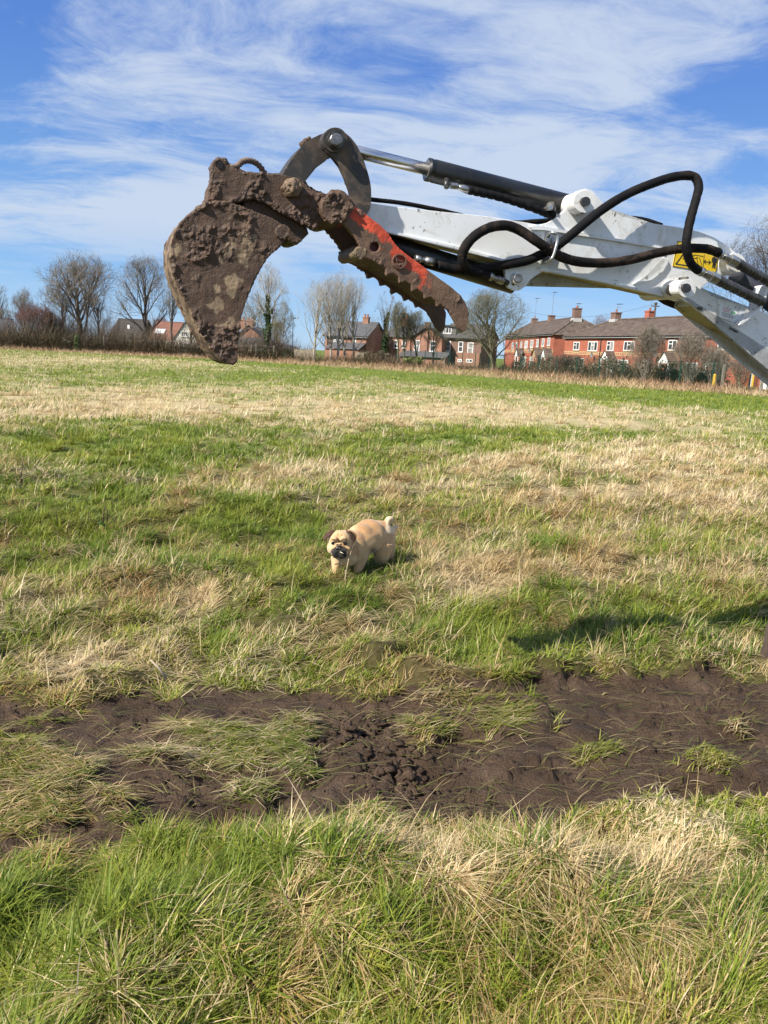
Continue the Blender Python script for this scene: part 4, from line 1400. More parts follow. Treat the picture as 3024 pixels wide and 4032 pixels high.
class House:
    """a building set on a facade line A-B; local x runs along the facade, y into the house, z up"""
    def __init__(self, name, label, pxA, YA, pxB, YB, depth, eave, ridge, wall, roof, cat='house', group=None, base=-.6):
        self.A, self.B = at(pxA, 1400, YA), at(pxB, 1400, YB)
        self.A.z = self.B.z = 0
        d = self.B - self.A
        self.L = d.length
        self.ex = d.normalized()
        self.ey = Vector((-self.ex.y, self.ex.x, 0))
        self.root = thing(name, self.A, label, cat, group, math.atan2(d.y, d.x))
        self.depth, self.eave, self.ridge = depth, eave, ridge
        self.wall, self.roofm, self.base = wall, roof, base

    def put(self, name, bm, mat, parent=None, smooth=False):
        me = bm_mesh(name, bm, smooth)
        o = bpy.data.objects.new(name, me)
        COL.objects.link(o)
        me.materials.append(mat)
        o.parent = parent or self.root
        return o

    def uv(self, px, py, off=0.0):
        """pixel -> (u, z) on the facade plane moved off metres into the house"""
        d = ray(px, py)
        O = self.A + self.ey * off
        n = self.ey
        p = CAM + d * ((O - CAM).dot(n) / d.dot(n))
        return (p - self.A).dot(self.ex), p.z

    def box(self, name, lo, hi, mat, parent=None):
        bm = bmesh.new()
        bm_box(bm, lo, hi)
        return self.put(name, bm, mat, parent)

    def walls(self, gable=None):
        bm = bmesh.new()
        Ln, D, e, b = self.L, self.depth, self.eave, self.base
        if gable == 'front':           # gable faces the field
            bm_prism(bm, [[(0, 0, b), (Ln, 0, b), (Ln, 0, e), (Ln / 2, 0, self.ridge - .12), (0, 0, e)]], Vector((0, D, 0)))
        elif gable == 'side':
            bm_prism(bm, [[(0, 0, b), (0, D, b), (0, D, e), (0, D / 2, self.ridge - .12), (0, 0, e)]], Vector((Ln, 0, 0)))
        else:
            bm_box(bm, (0, 0, b), (Ln, D, e))
        self.body = self.put('wall', bm, self.wall)
        return self.body

    def slope(self, name, a, b, c, d, courses, over=.0, parent=None, mat=None):
        """tiled roof slope a-b along the eaves, d-c along the ridge, built as overlapping courses"""
        a, b, c, d = map(Vector, (a, b, c, d))
        nrm = (b - a).cross(d - a).normalized()
        bm = bmesh.new()
        for k in range(courses):
            t0, t1 = k / courses, (k + 1.12) / courses
            t1 = min(t1, 1.0)
            p0, p1 = a.lerp(d, t0), b.lerp(c, t0)
            q0, q1 = a.lerp(d, t1), b.lerp(c, t1)
            lift = nrm * .045
            v = [bm.verts.new(x) for x in (p0 + lift, p1 + lift, q1 + nrm * .008, q0 + nrm * .008, p0, p1)]
            bm.faces.new(v[:4])
            bm.faces.new((v[4], v[5], v[1], v[0]))
        o = self.put(name, bm, mat or self.roofm, parent)
        return o

    def gable_roof(self, side=True, courses=14, ov=.3):
        Ln, D, e, r = self.L, self.depth, self.eave, self.ridge
        if side:
            k = (r - e) / (D / 2)
            self.roof = self.slope('roof', (-ov, -ov, e - ov * k), (Ln + ov, -ov, e - ov * k), (Ln + ov, D / 2, r), (-ov, D / 2, r), courses)
            self.slope('roof_slope', (Ln + ov, D + ov, e - ov * k), (-ov, D + ov, e - ov * k), (-ov, D / 2, r), (Ln + ov, D / 2, r), courses, parent=self.roof)
            self.box('ridge_tiles', (-ov, D / 2 - .12, r - .03), (Ln + ov, D / 2 + .12, r + .09), self.roofm, self.roof)
        else:
            k = (r - e) / (Ln / 2)
            self.roof = self.slope('roof', (-ov, D + ov, e - ov * k), (-ov, -ov, e - ov * k), (Ln / 2, -ov, r), (Ln / 2, D + ov, r), courses)
            self.slope('roof_slope', (Ln + ov, -ov, e - ov * k), (Ln + ov, D + ov, e - ov * k), (Ln / 2, D + ov, r), (Ln / 2, -ov, r), courses, parent=self.roof)

    def hip_roof(self, courses=16, ov=.35, setA=None, setB=None):
        Ln, D, e, r = self.L, self.depth, self.eave, self.ridge
        sA, sB = (D / 2 if setA is None else setA), (D / 2 if setB is None else setB)
        z = e - ov * (r - e) / (D / 2)
        a, b, c, d = (-ov, -ov, z), (Ln + ov, -ov, z), (Ln + ov, D + ov, z), (-ov, D + ov, z)
        R1, R2 = (sA, D / 2, r), (Ln - sB, D / 2, r)
        self.roof = self.slope('roof', a, b, R2, R1, courses)
        self.slope('roof_slope', c, d, R1, R2, courses, parent=self.roof)
        self.slope('hip_slope', d, a, R1, R1, courses, parent=self.roof)
        self.slope('hip_slope', b, c, R2, R2, courses, parent=self.roof)
        bm = bmesh.new()
        for p, q in ((a, R1), (b, R2), (c, R2), (d, R1), (R1, R2)):
            n = 24
            bm_tube(bm, [Vector(p).lerp(Vector(q), i / n) + Vector((0, 0, .05)) for i in range(n + 1)], [.13 if i % 2 else .115 for i in range(n + 1)], 6)
        self.put('ridge_tiles', bm, self.roofm, self.roof)

    def fascia(self, mat=None, ov=.3, h=.16):
        self.box('fascia', (-ov, -ov - .03, self.eave - .24), (self.L + ov, -ov, self.eave - .24 + h), mat or M_PAINT)
        self.box('gutter', (-ov, -ov - .14, self.eave - .12), (self.L + ov, -ov - .032, self.eave - .03), M_GUTTER)

    def window(self, u0, z0, u1, z1, panes=2, glass=None, mid=None, off=0.0, bar=.085, sill=True, parent=None, trim=None):
        """frame with mullions proud of the wall, glass panes behind, sill below"""
        y = off
        bm = bmesh.new()
        bm_box(bm, (u0, y - .06, z0), (u1, y + .02, z0 + bar))
        bm_box(bm, (u0, y - .06, z1 - bar), (u1, y + .02, z1))
        us = [u0 + (u1 - u0) * i / panes for i in range(panes + 1)]
        for i, u in enumerate(us):
            h = bar if i in (0, panes) else bar * .8
            lo = u if i == 0 else (u - h if i == panes else u - h / 2)
            bm_box(bm, (lo, y - .058, z0 + bar), (lo + h, y + .02, z1 - bar))
        if mid:
            zz_ = z0 + (z1 - z0) * mid
            for i in range(panes):
                if panes == 1 or i % 2 == (1 if panes == 3 else 0):
                    bm_box(bm, (us[i] + bar, y - .056, zz_ - bar * .4), (us[i + 1] - bar * .5, y + .02, zz_ + bar * .4))
        f = self.put('window', bm, M_PAINT, parent)
        for i in range(panes):
            self.box('pane', (us[i] + bar * .5, y - .03, z0 + bar * .9), (us[i + 1] - bar * .45, y - .022, z1 - bar * .9), glass or random.choice([M_GLASS, M_GLASS, M_NET]), f)
        if sill:
            self.box('sill', (u0 - .06, y - .12, z0 - .07), (u1 + .06, y + .02, z0 - .004), trim or M_PAINT, f)
        return f

    def pwindow(self, c, x0, y0, x1, y1, **k):
        """window from a rectangle in the photograph"""
        a = self.uv(*c(x0, y1))
        b = self.uv(*c(x1, y0))
        return self.window(min(a[0], b[0]), a[1], max(a[0], b[0]), b[1], **k)

    def chimney(self, u, v, w, d, z0, z1, pots=2, mat=None, aerial=False, lead=False):
        o = self.box('chimney', (u - w / 2, v - d / 2, z0), (u + w / 2, v + d / 2, z1), mat or self.wall, self.roof)
        self.box('chimney_cap', (u - w / 2 - .06, v - d / 2 - .06, z1), (u + w / 2 + .06, v + d / 2 + .06, z1 + .14), mat or self.wall, self.roof)
        if lead:
            self.box('flashing', (u - w / 2 - .12, v - d / 2 - .12, z0), (u + w / 2 + .12, v + d / 2 + .12, z0 + lead), M_LEAD, self.roof)
        for i in range(pots):
            uu = u + (i - (pots - 1) / 2) * w * .5
            bm = bmesh.new()
            bm_tube(bm, [(uu, v, z1 + .1), (uu, v, z1 + .42), (uu, v, z1 + .43), (uu, v, z1 + .5)], [.13, .105, .135, .135], 10)
            self.put('chimney_pot', bm, M_POT, self.roof)
        if aerial:
            bm = bmesh.new()
            x, y, z = u + .2, v, z1 + .1
            bm_tube(bm, [(x, y, z), (x, y, z + aerial)], .025, 5)
            bm_tube(bm, [(x - .3, y, z + aerial - .1), (x + 1.0, y + .2, z + aerial - .1)], .02, 5)
            for i in range(6):
                xx = x - .1 + i * .18
                bm_tube(bm, [(xx, y - .3, z + aerial - .1), (xx, y + .4, z + aerial - .1)], .012, 4)
            bm_tube(bm, [(x - .1, y, z + aerial - .5), (x + .7, y + .1, z + aerial - .5)], .018, 5)
            self.put('aerial', bm, M_AERIAL, self.roof)

    def dish(self, u, z, r=.38):
        bm = bmesh.new()
        rings = []
        for k in range(4):
            a = k / 3 * .9
            rings.append([bm.verts.new((u + r * math.sin(a) * math.cos(t), -.42 - .12 * (k / 3) ** 2, z + r * 1.1 * math.sin(a) * math.sin(t))) for t in np.linspace(0, 2 * math.pi, 14)[:-1]])
        for k in range(3):
            for i in range(13):
                bm.faces.new((rings[k][i], rings[k][(i + 1) % 13], rings[k + 1][(i + 1) % 13], rings[k + 1][i]))
        bm_tube(bm, [(u, .0, z - .1), (u, -.4, z - .1)], .03, 6)
        bm_tube(bm, [(u, -.45, z - .3), (u + .05, -.85, z - .1)], .02, 5)
        self.put('satellite_dish', bm, M_DISH)

    def pipe(self, u, z0, z1, y=-.08):
        bm = bmesh.new()
        bm_tube(bm, [(u, y, z0), (u, y, z1)], .055, 8)
        self.put('downpipe', bm, M_GUTTER)

    def porch(self, u, w=1.7, z=2.35, rise=1.0, front=M_PAINT, roof=None, d=1.1):
        bm = bmesh.new()
        bm_prism(bm, [[(u - w / 2, -d, z), (u + w / 2, -d, z), (u, -d, z + rise)]], Vector((0, .08, 0)))
        bm_box(bm, (u - w / 2 - .1, -d - .03, z - .14), (u + w / 2 + .1, -d + .1, z - .002))
        for s in (-1, 1):
            bm_box(bm, (u + s * w * .44 - .06, -d, self.base), (u + s * w * .44 + .06, -d + .12, z - .14))
        p = self.put('porch', bm, front)
        for s in (-1, 1):
            e0, e1 = (u + s * (w / 2 + .18), -d - .12, z - .14), (u + s * (w / 2 + .18), .0, z - .14)
            r0, r1 = (u, -d - .12, z + rise + .06), (u, .0, z + rise + .06)
            self.slope('porch_roof', *((e0, e1, r1, r0) if s > 0 else (e1, e0, r0, r1)), 6, parent=p, mat=roof or M_TILE)
        bm = bmesh.new()
        bm_box(bm, (u - .45, -.05, self.base), (u + .45, .02, 2.05))
        dr_ = self.put('door', bm, M_PAINT, p)
        self.box('door_glass', (u - .25, -.06, 1.1), (u + .25, -.052, 1.9), M_GLASS, dr_)

    def band(self, z, h=.3, ends=True):
        self.box('brick_band', (-.025, -.03, z), (self.L + .025, -.003, z + .08), M_BAND)
        self.box('brick_band', (-.025, -.03, z + h), (self.L + .025, -.003, z + h + .08), M_BAND)
        bm = bmesh.new()
        n = int(self.L / .45)
        for i in range(n):
            u = (i + .5) * self.L / n
            bm_prism(bm, [[(u - .12, -.028, z + h / 2 + .04), (u, -.028, z + .10), (u + .12, -.028, z + h / 2 + .04), (u, -.028, z + h - .02)]], Vector((0, .025, 0)))
        o = self.put('band_pattern', bm, M_BAND)
        o['kind'] = 'stuff'


# --- red brick terrace facing the field on the right
c2 = crop(1950, 1200, .3617)
c3 = crop(2450, 1200, .346)
H2 = House('terraced_house', 'long red brick terrace behind the hedge with brown hipped roof and white gabled porches', 2220, 102, 2912, 71, 8.0, 4.62, 6.75, M_BRICK_RED, M_TILE, 'terrace')
H2.walls()
H2.hip_roof(16, setA=4.6)
H2.fascia()
for (c, x0, y0, x1, y1, n) in ((c2, 850, 405, 922, 492, 2), (c2, 1008, 400, 1120, 502, 3), (c2, 1212, 397, 1298, 502, 2), (c2, 1397, 397, 1525, 500, 3), (c3, 268, 403, 400, 520, 3), (c3, 520, 400, 632, 518, 2), (c3, 770, 395, 930, 518, 3), (c3, 1085, 390, 1205, 515, 2)):
    f = H2.pwindow(c, x0, y0, x1, y1, panes=n, mid=.62, trim=M_BAND)
    us = [v.co.x for v in f.data.vertices]
    zs = min(v.co.z for v in f.data.vertices)
    H2.box('cream_bricks', (min(us) - .05, -.03, zs - .32), (max(us) + .05, -.003, zs - .075), M_BAND)
H2.band(2.38)
for (c, x, y) in ((c2, 1092, 550), (c3, 425, 570)):
    H2.dish(*H2.uv(*c(x, y)))
for (c, x) in ((c2, 1155), (c3, 690)):
    u, _ = H2.uv(*c(x, 420))
    H2.pipe(u, -.5, 4.5)
for (c, x) in ((c2, 1190), (c3, 478), (c3, 1022)):
    u, _ = H2.uv(*c(x, 660), -1.0)
    H2.porch(u, 1.7, 1.9, .95)
for (c, x0, x1) in ((c2, 880, 960), (c2, 1330, 1440), (c3, 240, 330), (c3, 700, 860)):
    a, b = H2.uv(*c(x0, 700))[0], H2.uv(*c(x1, 700))[0]
    H2.window(a, .75, b, 1.95, panes=2, mid=.6)
u, _ = H2.uv(*c2(1262, 150), 4.0)
H2.chimney(4.9, 4.0, 1.05, .8, 6.4, 7.55, 1, M_BRICK_DARK, aerial=1.1, lead=.45)
u, _ = H2.uv(*c3(345, 100), 5.0)
H2.chimney(u, 4.6, .85, .7, 6.3, 7.55, 1, M_BRICK_RED, aerial=1.8)

# --- second red terrace, end on, further left
H1 = House('terraced_house', 'red brick terrace left of the long terrace with tiled hip and satellite dishes', 1985, 137, 2176, 108, 8.6, 5.12, 7.6, M_BRICK_RED, M_TILE, 'terrace')
H1.walls()
H1.hip_roof(18, setA=.1, setB=4.0)
H1.fascia()
for x0, x1, y0, y1, n in ((180, 203, 412, 487, 2), (224, 246, 405, 482, 2), (272, 296, 400, 477, 2), (320, 357, 392, 472, 3), (381, 417, 383, 466, 3), (448, 476, 376, 460, 2), (507, 538, 368, 455, 2), (568, 601, 359, 447, 2)):
    f = H1.pwindow(c2, x0, y0, x1, y1, panes=n, mid=.6, trim=M_BAND, glass=M_NET if x0 in (224, 320) else M_GLASS)
    us = [v.co.x for v in f.data.vertices]
    zs = min(v.co.z for v in f.data.vertices)
    H1.box('cream_bricks', (min(us), -.03, zs - .42), (max(us), -.003, zs - .075), M_BAND)
H1.band(2.5)
for x, y in ((325, 520), (408, 494), (238, 422)):
    H1.dish(*H1.uv(*c2(x, y)), .5)
for x in (250, 483):
    H1.pipe(H1.uv(*c2(x, 430))[0], -.5, 5.0)
for x, fr in ((232, M_PAINT), (425, simple('tan porch timber', (.42, .28, .15))), (525, M_PAINT)):
    H1.porch(H1.uv(*c2(x, 600), -1.0)[0], 1.9, 2.0, 1.1, fr)
for x0, x1 in ((292, 330), (376, 412)):
    H1.window(H1.uv(*c2(x0, 640))[0], .4, H1.uv(*c2(x1, 640))[0], 1.9, panes=3, mid=.6)
H1.chimney(H1.L - 3.6, 4.0, 1.1, 1.0, 6.7, 8.7, 1, M_BRICK_DARK, lead=.75)
H1.chimney(H1.L - 7.5, 5.2, 1.0, .9, 7.1, 8.8, 2, M_BRICK_DARK, aerial=.9)
H1.chimney(H1.L - 17, 4.3, 1.0, .9, 7.1, 8.3, 0, M_BRICK_DARK, aerial=3.6)
H1.chimney(H1.L - 27, 4.3, 1.0, .9, 7.1, 8.2, 1, M_BRICK_DARK, aerial=3.4)

# --- brick house cut off by the right edge
H0 = House('brick_house', 'small red brick house part seen at the right edge beside the yellow post', 3000, 66, 3200, 60, 7, 4.4, 6.6, M_BRICK_RED, M_TILE)
H0.walls()
H0.hip_roof(12)
H0.fascia()
H0.band(2.3)
H0.porch(1.2, 1.6, 2.0, .9)
H0.window(3.4, 2.9, 4.8, 4.0, panes=2)

# --- houses in the middle, seen through the trees
cM = crop(1250, 1180, .3918)
HA_ = House('brick_house', 'detached brick house with grey slate roof behind the pale birches', *(cM(72, 0)[0], 106), *(cM(485, 0)[0], 104), 7.5, 3.5, 5.4, M_BRICK_OLD, M_SLATE)
HA_.walls('side')
HA_.gable_roof(True, 14)
HA_.fascia(M_PAINT)
for x0, y0, x1, y1, n in ((158, 378, 200, 428, 1), (200, 378, 245, 432, 1), (355, 388, 390, 440, 1)):
    HA_.pwindow(cM, x0, y0, x1, y1, panes=n, mid=.5)
HA_.slope('lean_to_roof', (1.0, -2.4, 1.7), (HA_.L, -2.4, 1.7), (HA_.L, -.02, 2.6), (1.0, -.02, 2.6), 8, parent=HA_.roof)
HA_.box('lean_to_wall', (1.0, -2.2, -.5), (HA_.L - .2, -.01, 1.65), M_BRICK_OLD)
HA_.chimney(HA_.L - 1.6, 3.75, .8, .7, 5.0, 6.0, 2, M_BRICK_OLD)
g_ = HA_.slope('gablet_roof', (-.2, -.5, 3.35), (4.2, -.5, 3.35), (2.8, 2.2, 4.7), (1.2, 2.2, 4.7), 9, parent=HA_.roof)
HA_.pipe(.4, -.5, 3.9)

HB_ = House('brick_house', 'old brick house with a plain end wall beside the ivy covered trunk', *(cM(675, 0)[0], 110), *(cM(942, 0)[0], 108), 8, 3.8, 5.5, M_BRICK_OLD, M_SLATE, 'house')
HB_.walls('side')
HB_.gable_roof(True, 12)
for x0, y0, x1, y1 in ((768, 408, 808, 484), (848, 412, 888, 486)):
    HB_.pwindow(cM, x0, y0, x1, y1, panes=1, mid=.5)
HB_.chimney(.9, 4, 1.0, .9, 5.0, 6.6, 2, M_BRICK_OLD)
HB_.pipe(HB_.L - .15, -.5, 4.0)
HC_ = House('brick_house', 'brick cottage whose pointed gable faces the field with two tall sash windows', *(cM(948, 0)[0], 106), *(cM(1244, 0)[0], 105), 8, 3.8, 5.1, M_BRICK_OLD, M_SLATE)
HC_.walls('front')
HC_.gable_roof(False, 12)
for x0, y0, x1, y1 in ((968, 408, 1030, 518), (1128, 415, 1184, 518)):
    HC_.pwindow(cM, x0, y0, x1, y1, panes=1, mid=.52)
HC_.chimney(HC_.uv(*cM(1099, 330))[0], .5, .75, .7, 4.2, 5.6, 0, M_BRICK_DARK)
HC_.pipe(HC_.uv(*cM(1112, 400))[0], -.5, 5.6)
HC_.box('lean_to_wall', (-1, -2.5, -.5), (HC_.L + 1, -.01, 1.2), M_BRICK_OLD)
HC_.slope('lean_to_roof', (-1.2, -2.8, 1.15), (HC_.L + 1.2, -2.8, 1.15), (HC_.L + 1.2, -.02, 1.9), (-1.2, -.02, 1.9), 6, parent=HC_.roof)
HD_ = House('brick_house', 'dark slated house with a white framed dormer and sash windows beside the brick cottage', *(cM(1246, 0)[0], 108), *(cM(1640, 0)[0], 106), 9, 3.95, 5.9, M_BRICK_DARK, M_SLATE)
HD_.walls('side')
HD_.gable_roof(True, 14)
HD_.fascia(M_DARKWOOD)
for x0, y0, x1, y1 in ((1273, 415, 1342, 516), (1413, 422, 1466, 524), (1505, 432, 1570, 540)):
    HD_.pwindow(cM, x0, y0, x1, y1, panes=1, mid=.5)
a, b = HD_.uv(*cM(1255, 395), .8), HD_.uv(*cM(1395, 258), .8)
do = HD_.box('dormer', (a[0], .8, 4.3), (b[0], 4.5, b[1] - .2), M_SLATE)
HD_.box('dormer_roof', (a[0] - .25, .5, b[1] - .2), (b[0] + .25, 4.7, b[1] + .02), M_DARKWOOD, do)
a, b = HD_.uv(*cM(1264, 338), .8), HD_.uv(*cM(1350, 282), .8)
HD_.window(a[0], a[1], b[0], b[1], panes=3, off=.79)
HD_.box('brick_bay', (HD_.uv(*cM(1405, 500))[0], -.6, -.5), (HD_.L, -.01, 2.0), M_BRICK_OLD)
for x0, y0, x1, y1 in ((1408, 598, 1452, 626), (1494, 598, 1560, 630)):
    a, b = HD_.uv(*cM(x0, y1), -.6), HD_.uv(*cM(x1, y0), -.6)
    HD_.window(a[0], a[1], b[0], b[1], panes=2, off=-.61, sill=False)
HE_ = House('brick_house', 'low brick house with red roof half hidden between the detached house and the ivy trunk', *(cM(500, 0)[0], 118), *(cM(660, 0)[0], 116), 7, 2.6, 3.9, M_BRICK_OLD, M_REDTILE)
HE_.walls('front')
HE_.gable_roof(False, 10)
HE_.pwindow(cM, 585, 470, 606, 510, panes=1)

# --- buildings left of the middle
c7 = crop(700, 950, .3014)
HF_ = House('brick_house', 'brick house with two tall chimney stacks right behind the bucket', *(c7(760, 0)[0], 100), *(c7(1085, 0)[0], 100), 8, 2.7, 4.1, M_BRICK_OLD, M_SLATE)
HF_.walls('front')
HF_.gable_roof(False, 10)
HF_.chimney(HF_.uv(*c7(932, 1100))[0], .6, .78, .7, 3.2, 4.6, 2, M_BRICK_OLD)
HF_.chimney(HF_.uv(*c7(838, 1100), 4)[0], 4, .9, .7, 3.6, 4.75, 2, M_BRICK_OLD)
HF_.box('lean_to_wall', (-.6, -3.0, -.5), (HF_.L + .3, -.01, 1.25), M_BRICK_OLD)
HF_.slope('lean_to_roof', (-.8, -3.3, 1.25), (HF_.L + .5, -3.3, 1.25), (HF_.L + .5, -.02, 2.6), (-.8, -.02, 2.6), 8, parent=HF_.roof)
HG_ = House('garage', 'flat roofed brick garage with white fascia right of the ivy covered tree', *(c7(1165, 0)[0], 99), *(c7(1510, 0)[0], 103), 6, 1.55, 2.4, M_BRICK_OLD, M_SLATE, 'garage')
HG_.walls()
HG_.roof = HG_.slope('roof', (-.3, -.5, 1.62), (HG_.L + .3, -.5, 1.62), (HG_.L + .3, 6.2, 2.7), (-.3, 6.2, 2.7), 8)
HG_.box('fascia', (-.3, -.56, 1.30), (HG_.L + .3, -.5, 1.62), M_PAINT)
HG_.box('garage_door', (HG_.L * .45, -.06, -.5), (HG_.L * .9, -.003, 1.1), M_DARKWOOD)

cL = crop(0, 900, .4822)
HH_ = House('rendered_house', 'white rendered house with a steep gable left of the bucket', *(cL(1425, 0)[0], 112), *(cL(1640, 0)[0], 112), 9, 2.2, 4.8, M_CREAM, M_SLATE)
HH_.walls('front')
HH_.gable_roof(False, 10, .2)
HH_.pwindow(cL, 1478, 842, 1535, 882, panes=3)
HH_.window(HH_.L * .35, .3, HH_.L * .6, 1.5, panes=2)
HI_ = House('red_roofed_house', 'low house with red clay roof and two skylights left of the white gable', *(cL(1238, 0)[0], 116), *(cL(1425, 0)[0], 116), 8, 1.8, 4.5, M_BRICK_OLD, M_REDTILE)
HI_.walls('side')
HI_.gable_roof(True, 14)
for x in (1287, 1322):
    u = HI_.uv(*cL(x, 850), 1.5)[0]
    bm = bmesh.new()
    for s in ((-.45, 1.2, 2.95, -.05), ):
        k = (HI_.ridge - HI_.eave) / 4.0
        bm_prism(bm, [[(u - .4, 1.2, HI_.eave + 1.2 * k + .06), (u + .4, 1.2, HI_.eave + 1.2 * k + .06), (u + .4, 2.2, HI_.eave + 2.2 * k + .06), (u - .4, 2.2, HI_.eave + 2.2 * k + .06)]], Vector((0, -.05, .08)))
    HI_.put('skylight', bm, M_PAINT, HI_.roof)
HI_.box('white_porch', (HI_.L * .55, -1.6, -.5), (HI_.L * .85, -.01, 1.7), M_CREAM)
HJ_ = House('dark_house', 'house with a dark gabled roof between the two groups of bare trees', *(cL(905, 0)[0], 118), *(cL(1130, 0)[0], 118), 9, 2.0, 4.7, M_BRICK_DARK, M_DARKWOOD)
HJ_.walls('side')
HJ_.gable_roof(True, 12)
HJ_.box('skylight', (HJ_.L * .46, 2.0, 3.25), (HJ_.L * .54, 2.2, 3.8), M_PAINT, HJ_.roof)
HJ_.window(HJ_.L * .6, .4, HJ_.L * .75, 1.5, panes=2)
HK_ = House('shed', 'low dark shed with a pale sheet roof at the left edge', *(cL(-160, 0)[0], 100), *(cL(122, 0)[0], 102), 6, 2.0, 3.5, M_DARKWOOD, M_SLATE, 'shed')
HK_.walls('side')
HK_.gable_roof(True, 8)
HK_.window(HK_.L * .4, .6, HK_.L * .55, 1.4, panes=2)

# ------------------------------------------------------------------ bare trees
M_BARK = simple('grey brown bark', (.12, .098, .075), (.19, .16, .125), 4, .95, 0, .01, 15)
M_BARKPALE = simple('pale bark', (.36, .32, .26), (.25, .22, .17), 3, .95)
M_BARKDARK = simple('dark bark', (.045, .037, .030), (.075, .062, .05), 4, .95)
M_BARKGREEN = simple('lichen bark', (.13, .125, .07), (.09, .08, .05), 4, .95)
M_BARKRED = simple('reddish stems', (.17, .085, .07), (.12, .07, .055), 4, .95)
M_IVY = simple('ivy leaves', (.018, .042, .012), (.035, .070, .018), 1.5, .5, c3=(.06, .09, .03))
M_WILLOW = simple('yellow willow twigs', (.24, .20, .07), (.17, .15, .05), 3, .9)


def rand_perp(d):
    v = Vector((random.gauss(0, 1), random.gauss(0, 1), random.gauss(0, 1)))
    v = v - d * v.dot(d)
    return v.normalized() if v.length > 1e-6 else Vector((1, 0, 0))


def grow(H, spread, r0, levels, kids, trunk_frac, up, seed, wig=.18, ang=(.5, .9), lean=(0, 0), fork=False):
    """skeleton of a leafless tree: branch polylines with radii"""
    random.seed(seed)
    br = []

    def branch(p, d, length, r, lv):
        n = 7 if lv == 0 else (5 if lv == 1 else (4 if lv == 2 else 3))
        pts, rad = [p], [r]
        q = p.copy()
        dd = d.copy()
        end = .55 if lv == 0 else .35
        for i in range(n):
            dd = (dd + rand_perp(dd) * wig * (.5 if lv == 0 else 1) + Vector((0, 0, up * (.0 if lv == 0 else .16)))).normalized()
            q = q + dd * (length / n)
            pts.append(q.copy())
            rad.append(max(r * (1 - (1 - end) * (i + 1) / n), .0055))
        br.append((lv, pts, rad))
        if lv >= levels:
            return
        nk = kids[lv]
        for k in range(nk):
            t = (trunk_frac + (1 - trunk_frac) * (k + random.random() * .8) / nk) if lv == 0 else (.22 + .78 * (k + random.random()) / nk)
            t = min(t, .999)
            f = t * n
            i = min(int(f), n - 1)
            pp = pts[i].lerp(pts[i + 1], f - i)
            tang = (pts[i + 1] - pts[i]).normalized()
            a = random.uniform(*ang) * (1.0 - .35 * t if lv == 0 else 1)
            side = rand_perp(tang)
            if lv == 0:
                az = k * 2.4 + random.random()
                side = Vector((math.cos(az), math.sin(az), 0))
            nd = (tang * math.cos(a) + side * math.sin(a)).normalized()
            if lv == 0:
                ln = (H - pp.z) * random.uniform(.62, .95) * (.75 + .5 * math.sin(a))
                ln = min(ln, spread / max(math.sin(a), .35))
            else:
                ln = length * random.uniform(.50, .82) * (1.15 - .45 * t)
            branch(pp, nd, ln, max((rad[i] * .52) if lv else rad[i] * random.uniform(.42, .62), .006), lv + 1)

    if fork:
        for k in range(fork):
            a = k * 6.28 / fork + random.random()
            branch(Vector((.15 * math.cos(a), .15 * math.sin(a), -.3)), Vector((.16 * math.cos(a), .16 * math.sin(a), 1)).normalized(), H * random.uniform(.6, .85), r0 * random.uniform(.7, 1), 0)
    else:
        branch(Vector((0, 0, -.3)), Vector((lean[0], lean[1], 1)).normalized(), H * .72, r0, 0)
    return br


def tree_meshes(br, width=1.0):
    """trunk (thick limbs as tubes) and crown (twigs as thin three sided strips)"""
    bm = bmesh.new()
    vs, ts, off = [], [], 0
    for lv, pts, rad in br:
        if lv <= 1:
            bm_tube(bm, pts, [r * (1 if lv else (1.35 if i == 0 else 1)) for i, r in enumerate(rad)], 7 if lv == 0 else 5, cap=False)
        else:
            n = len(pts)
            P = np.array([p[:] for p in pts])
            r_ = np.array(rad) * width
            t = P[-1] - P[0]
            s = np.cross(t, np.array([random.gauss(0, 1), random.gauss(0, 1), random.gauss(0, 1)]))
            s /= (np.linalg.norm(s) + 1e-9)
            u = np.cross(t, s)
            u /= (np.linalg.norm(u) + 1e-9)
            k3 = 3 if lv == 2 else 2
            ring = [s, -.5 * s + .87 * u, -.5 * s - .87 * u][:3] if k3 == 3 else [s, -s]
            V_ = np.concatenate([P + q[None] * r_[:, None] for q in ring])
            tri = []
            for a in range(k3 if k3 == 3 else 1):
                b = (a + 1) % k3
                for i in range(n - 1):
                    tri += [(a * n + i, a * n + i + 1, b * n + i + 1), (a * n + i, b * n + i + 1, b * n + i)]
            vs.append(V_)
            ts.append(np.array(tri) + off)
            off += len(V_)
    trunk = bm_mesh('trunk', bm, True)
    crown = np_mesh('crown', np.concatenate(vs), np.concatenate(ts))
    return trunk, crown


def leaf_cloud(n, centres, radii, size, seed, name='ivy'):
    """small leaf faces scattered through clumps"""
    r = np.random.default_rng(seed)
    i = r.integers(0, len(centres), n)
    C = np.array(centres)[i]
    Rr = np.array(radii)[i]
    d = r.normal(0, 1, (n, 3))
    d /= np.linalg.norm(d, axis=1)[:, None]
    P = C + d * (Rr * (r.random(n) ** .4)[:, None] if Rr.ndim > 1 else (Rr * r.random(n) ** .4)[:, None])
    a = r.normal(0, 1, (n, 3))
    a /= np.linalg.norm(a, axis=1)[:, None]
    b = np.cross(a, r.normal(0, 1, (n, 3)))
    b /= np.linalg.norm(b, axis=1)[:, None]
    s = size * (.5 + r.random(n))[:, None]
    V_ = np.stack([P - a * s, P + b * s * .7, P + a * s, P - b * s * .7], 1).reshape(-1, 3)
    T_ = (np.array([[0, 1, 2, 3]])[None] + (np.arange(n) * 4)[:, None, None]).reshape(-1, 4)
    return np_mesh(name, V_, T_)


SKEL = {}


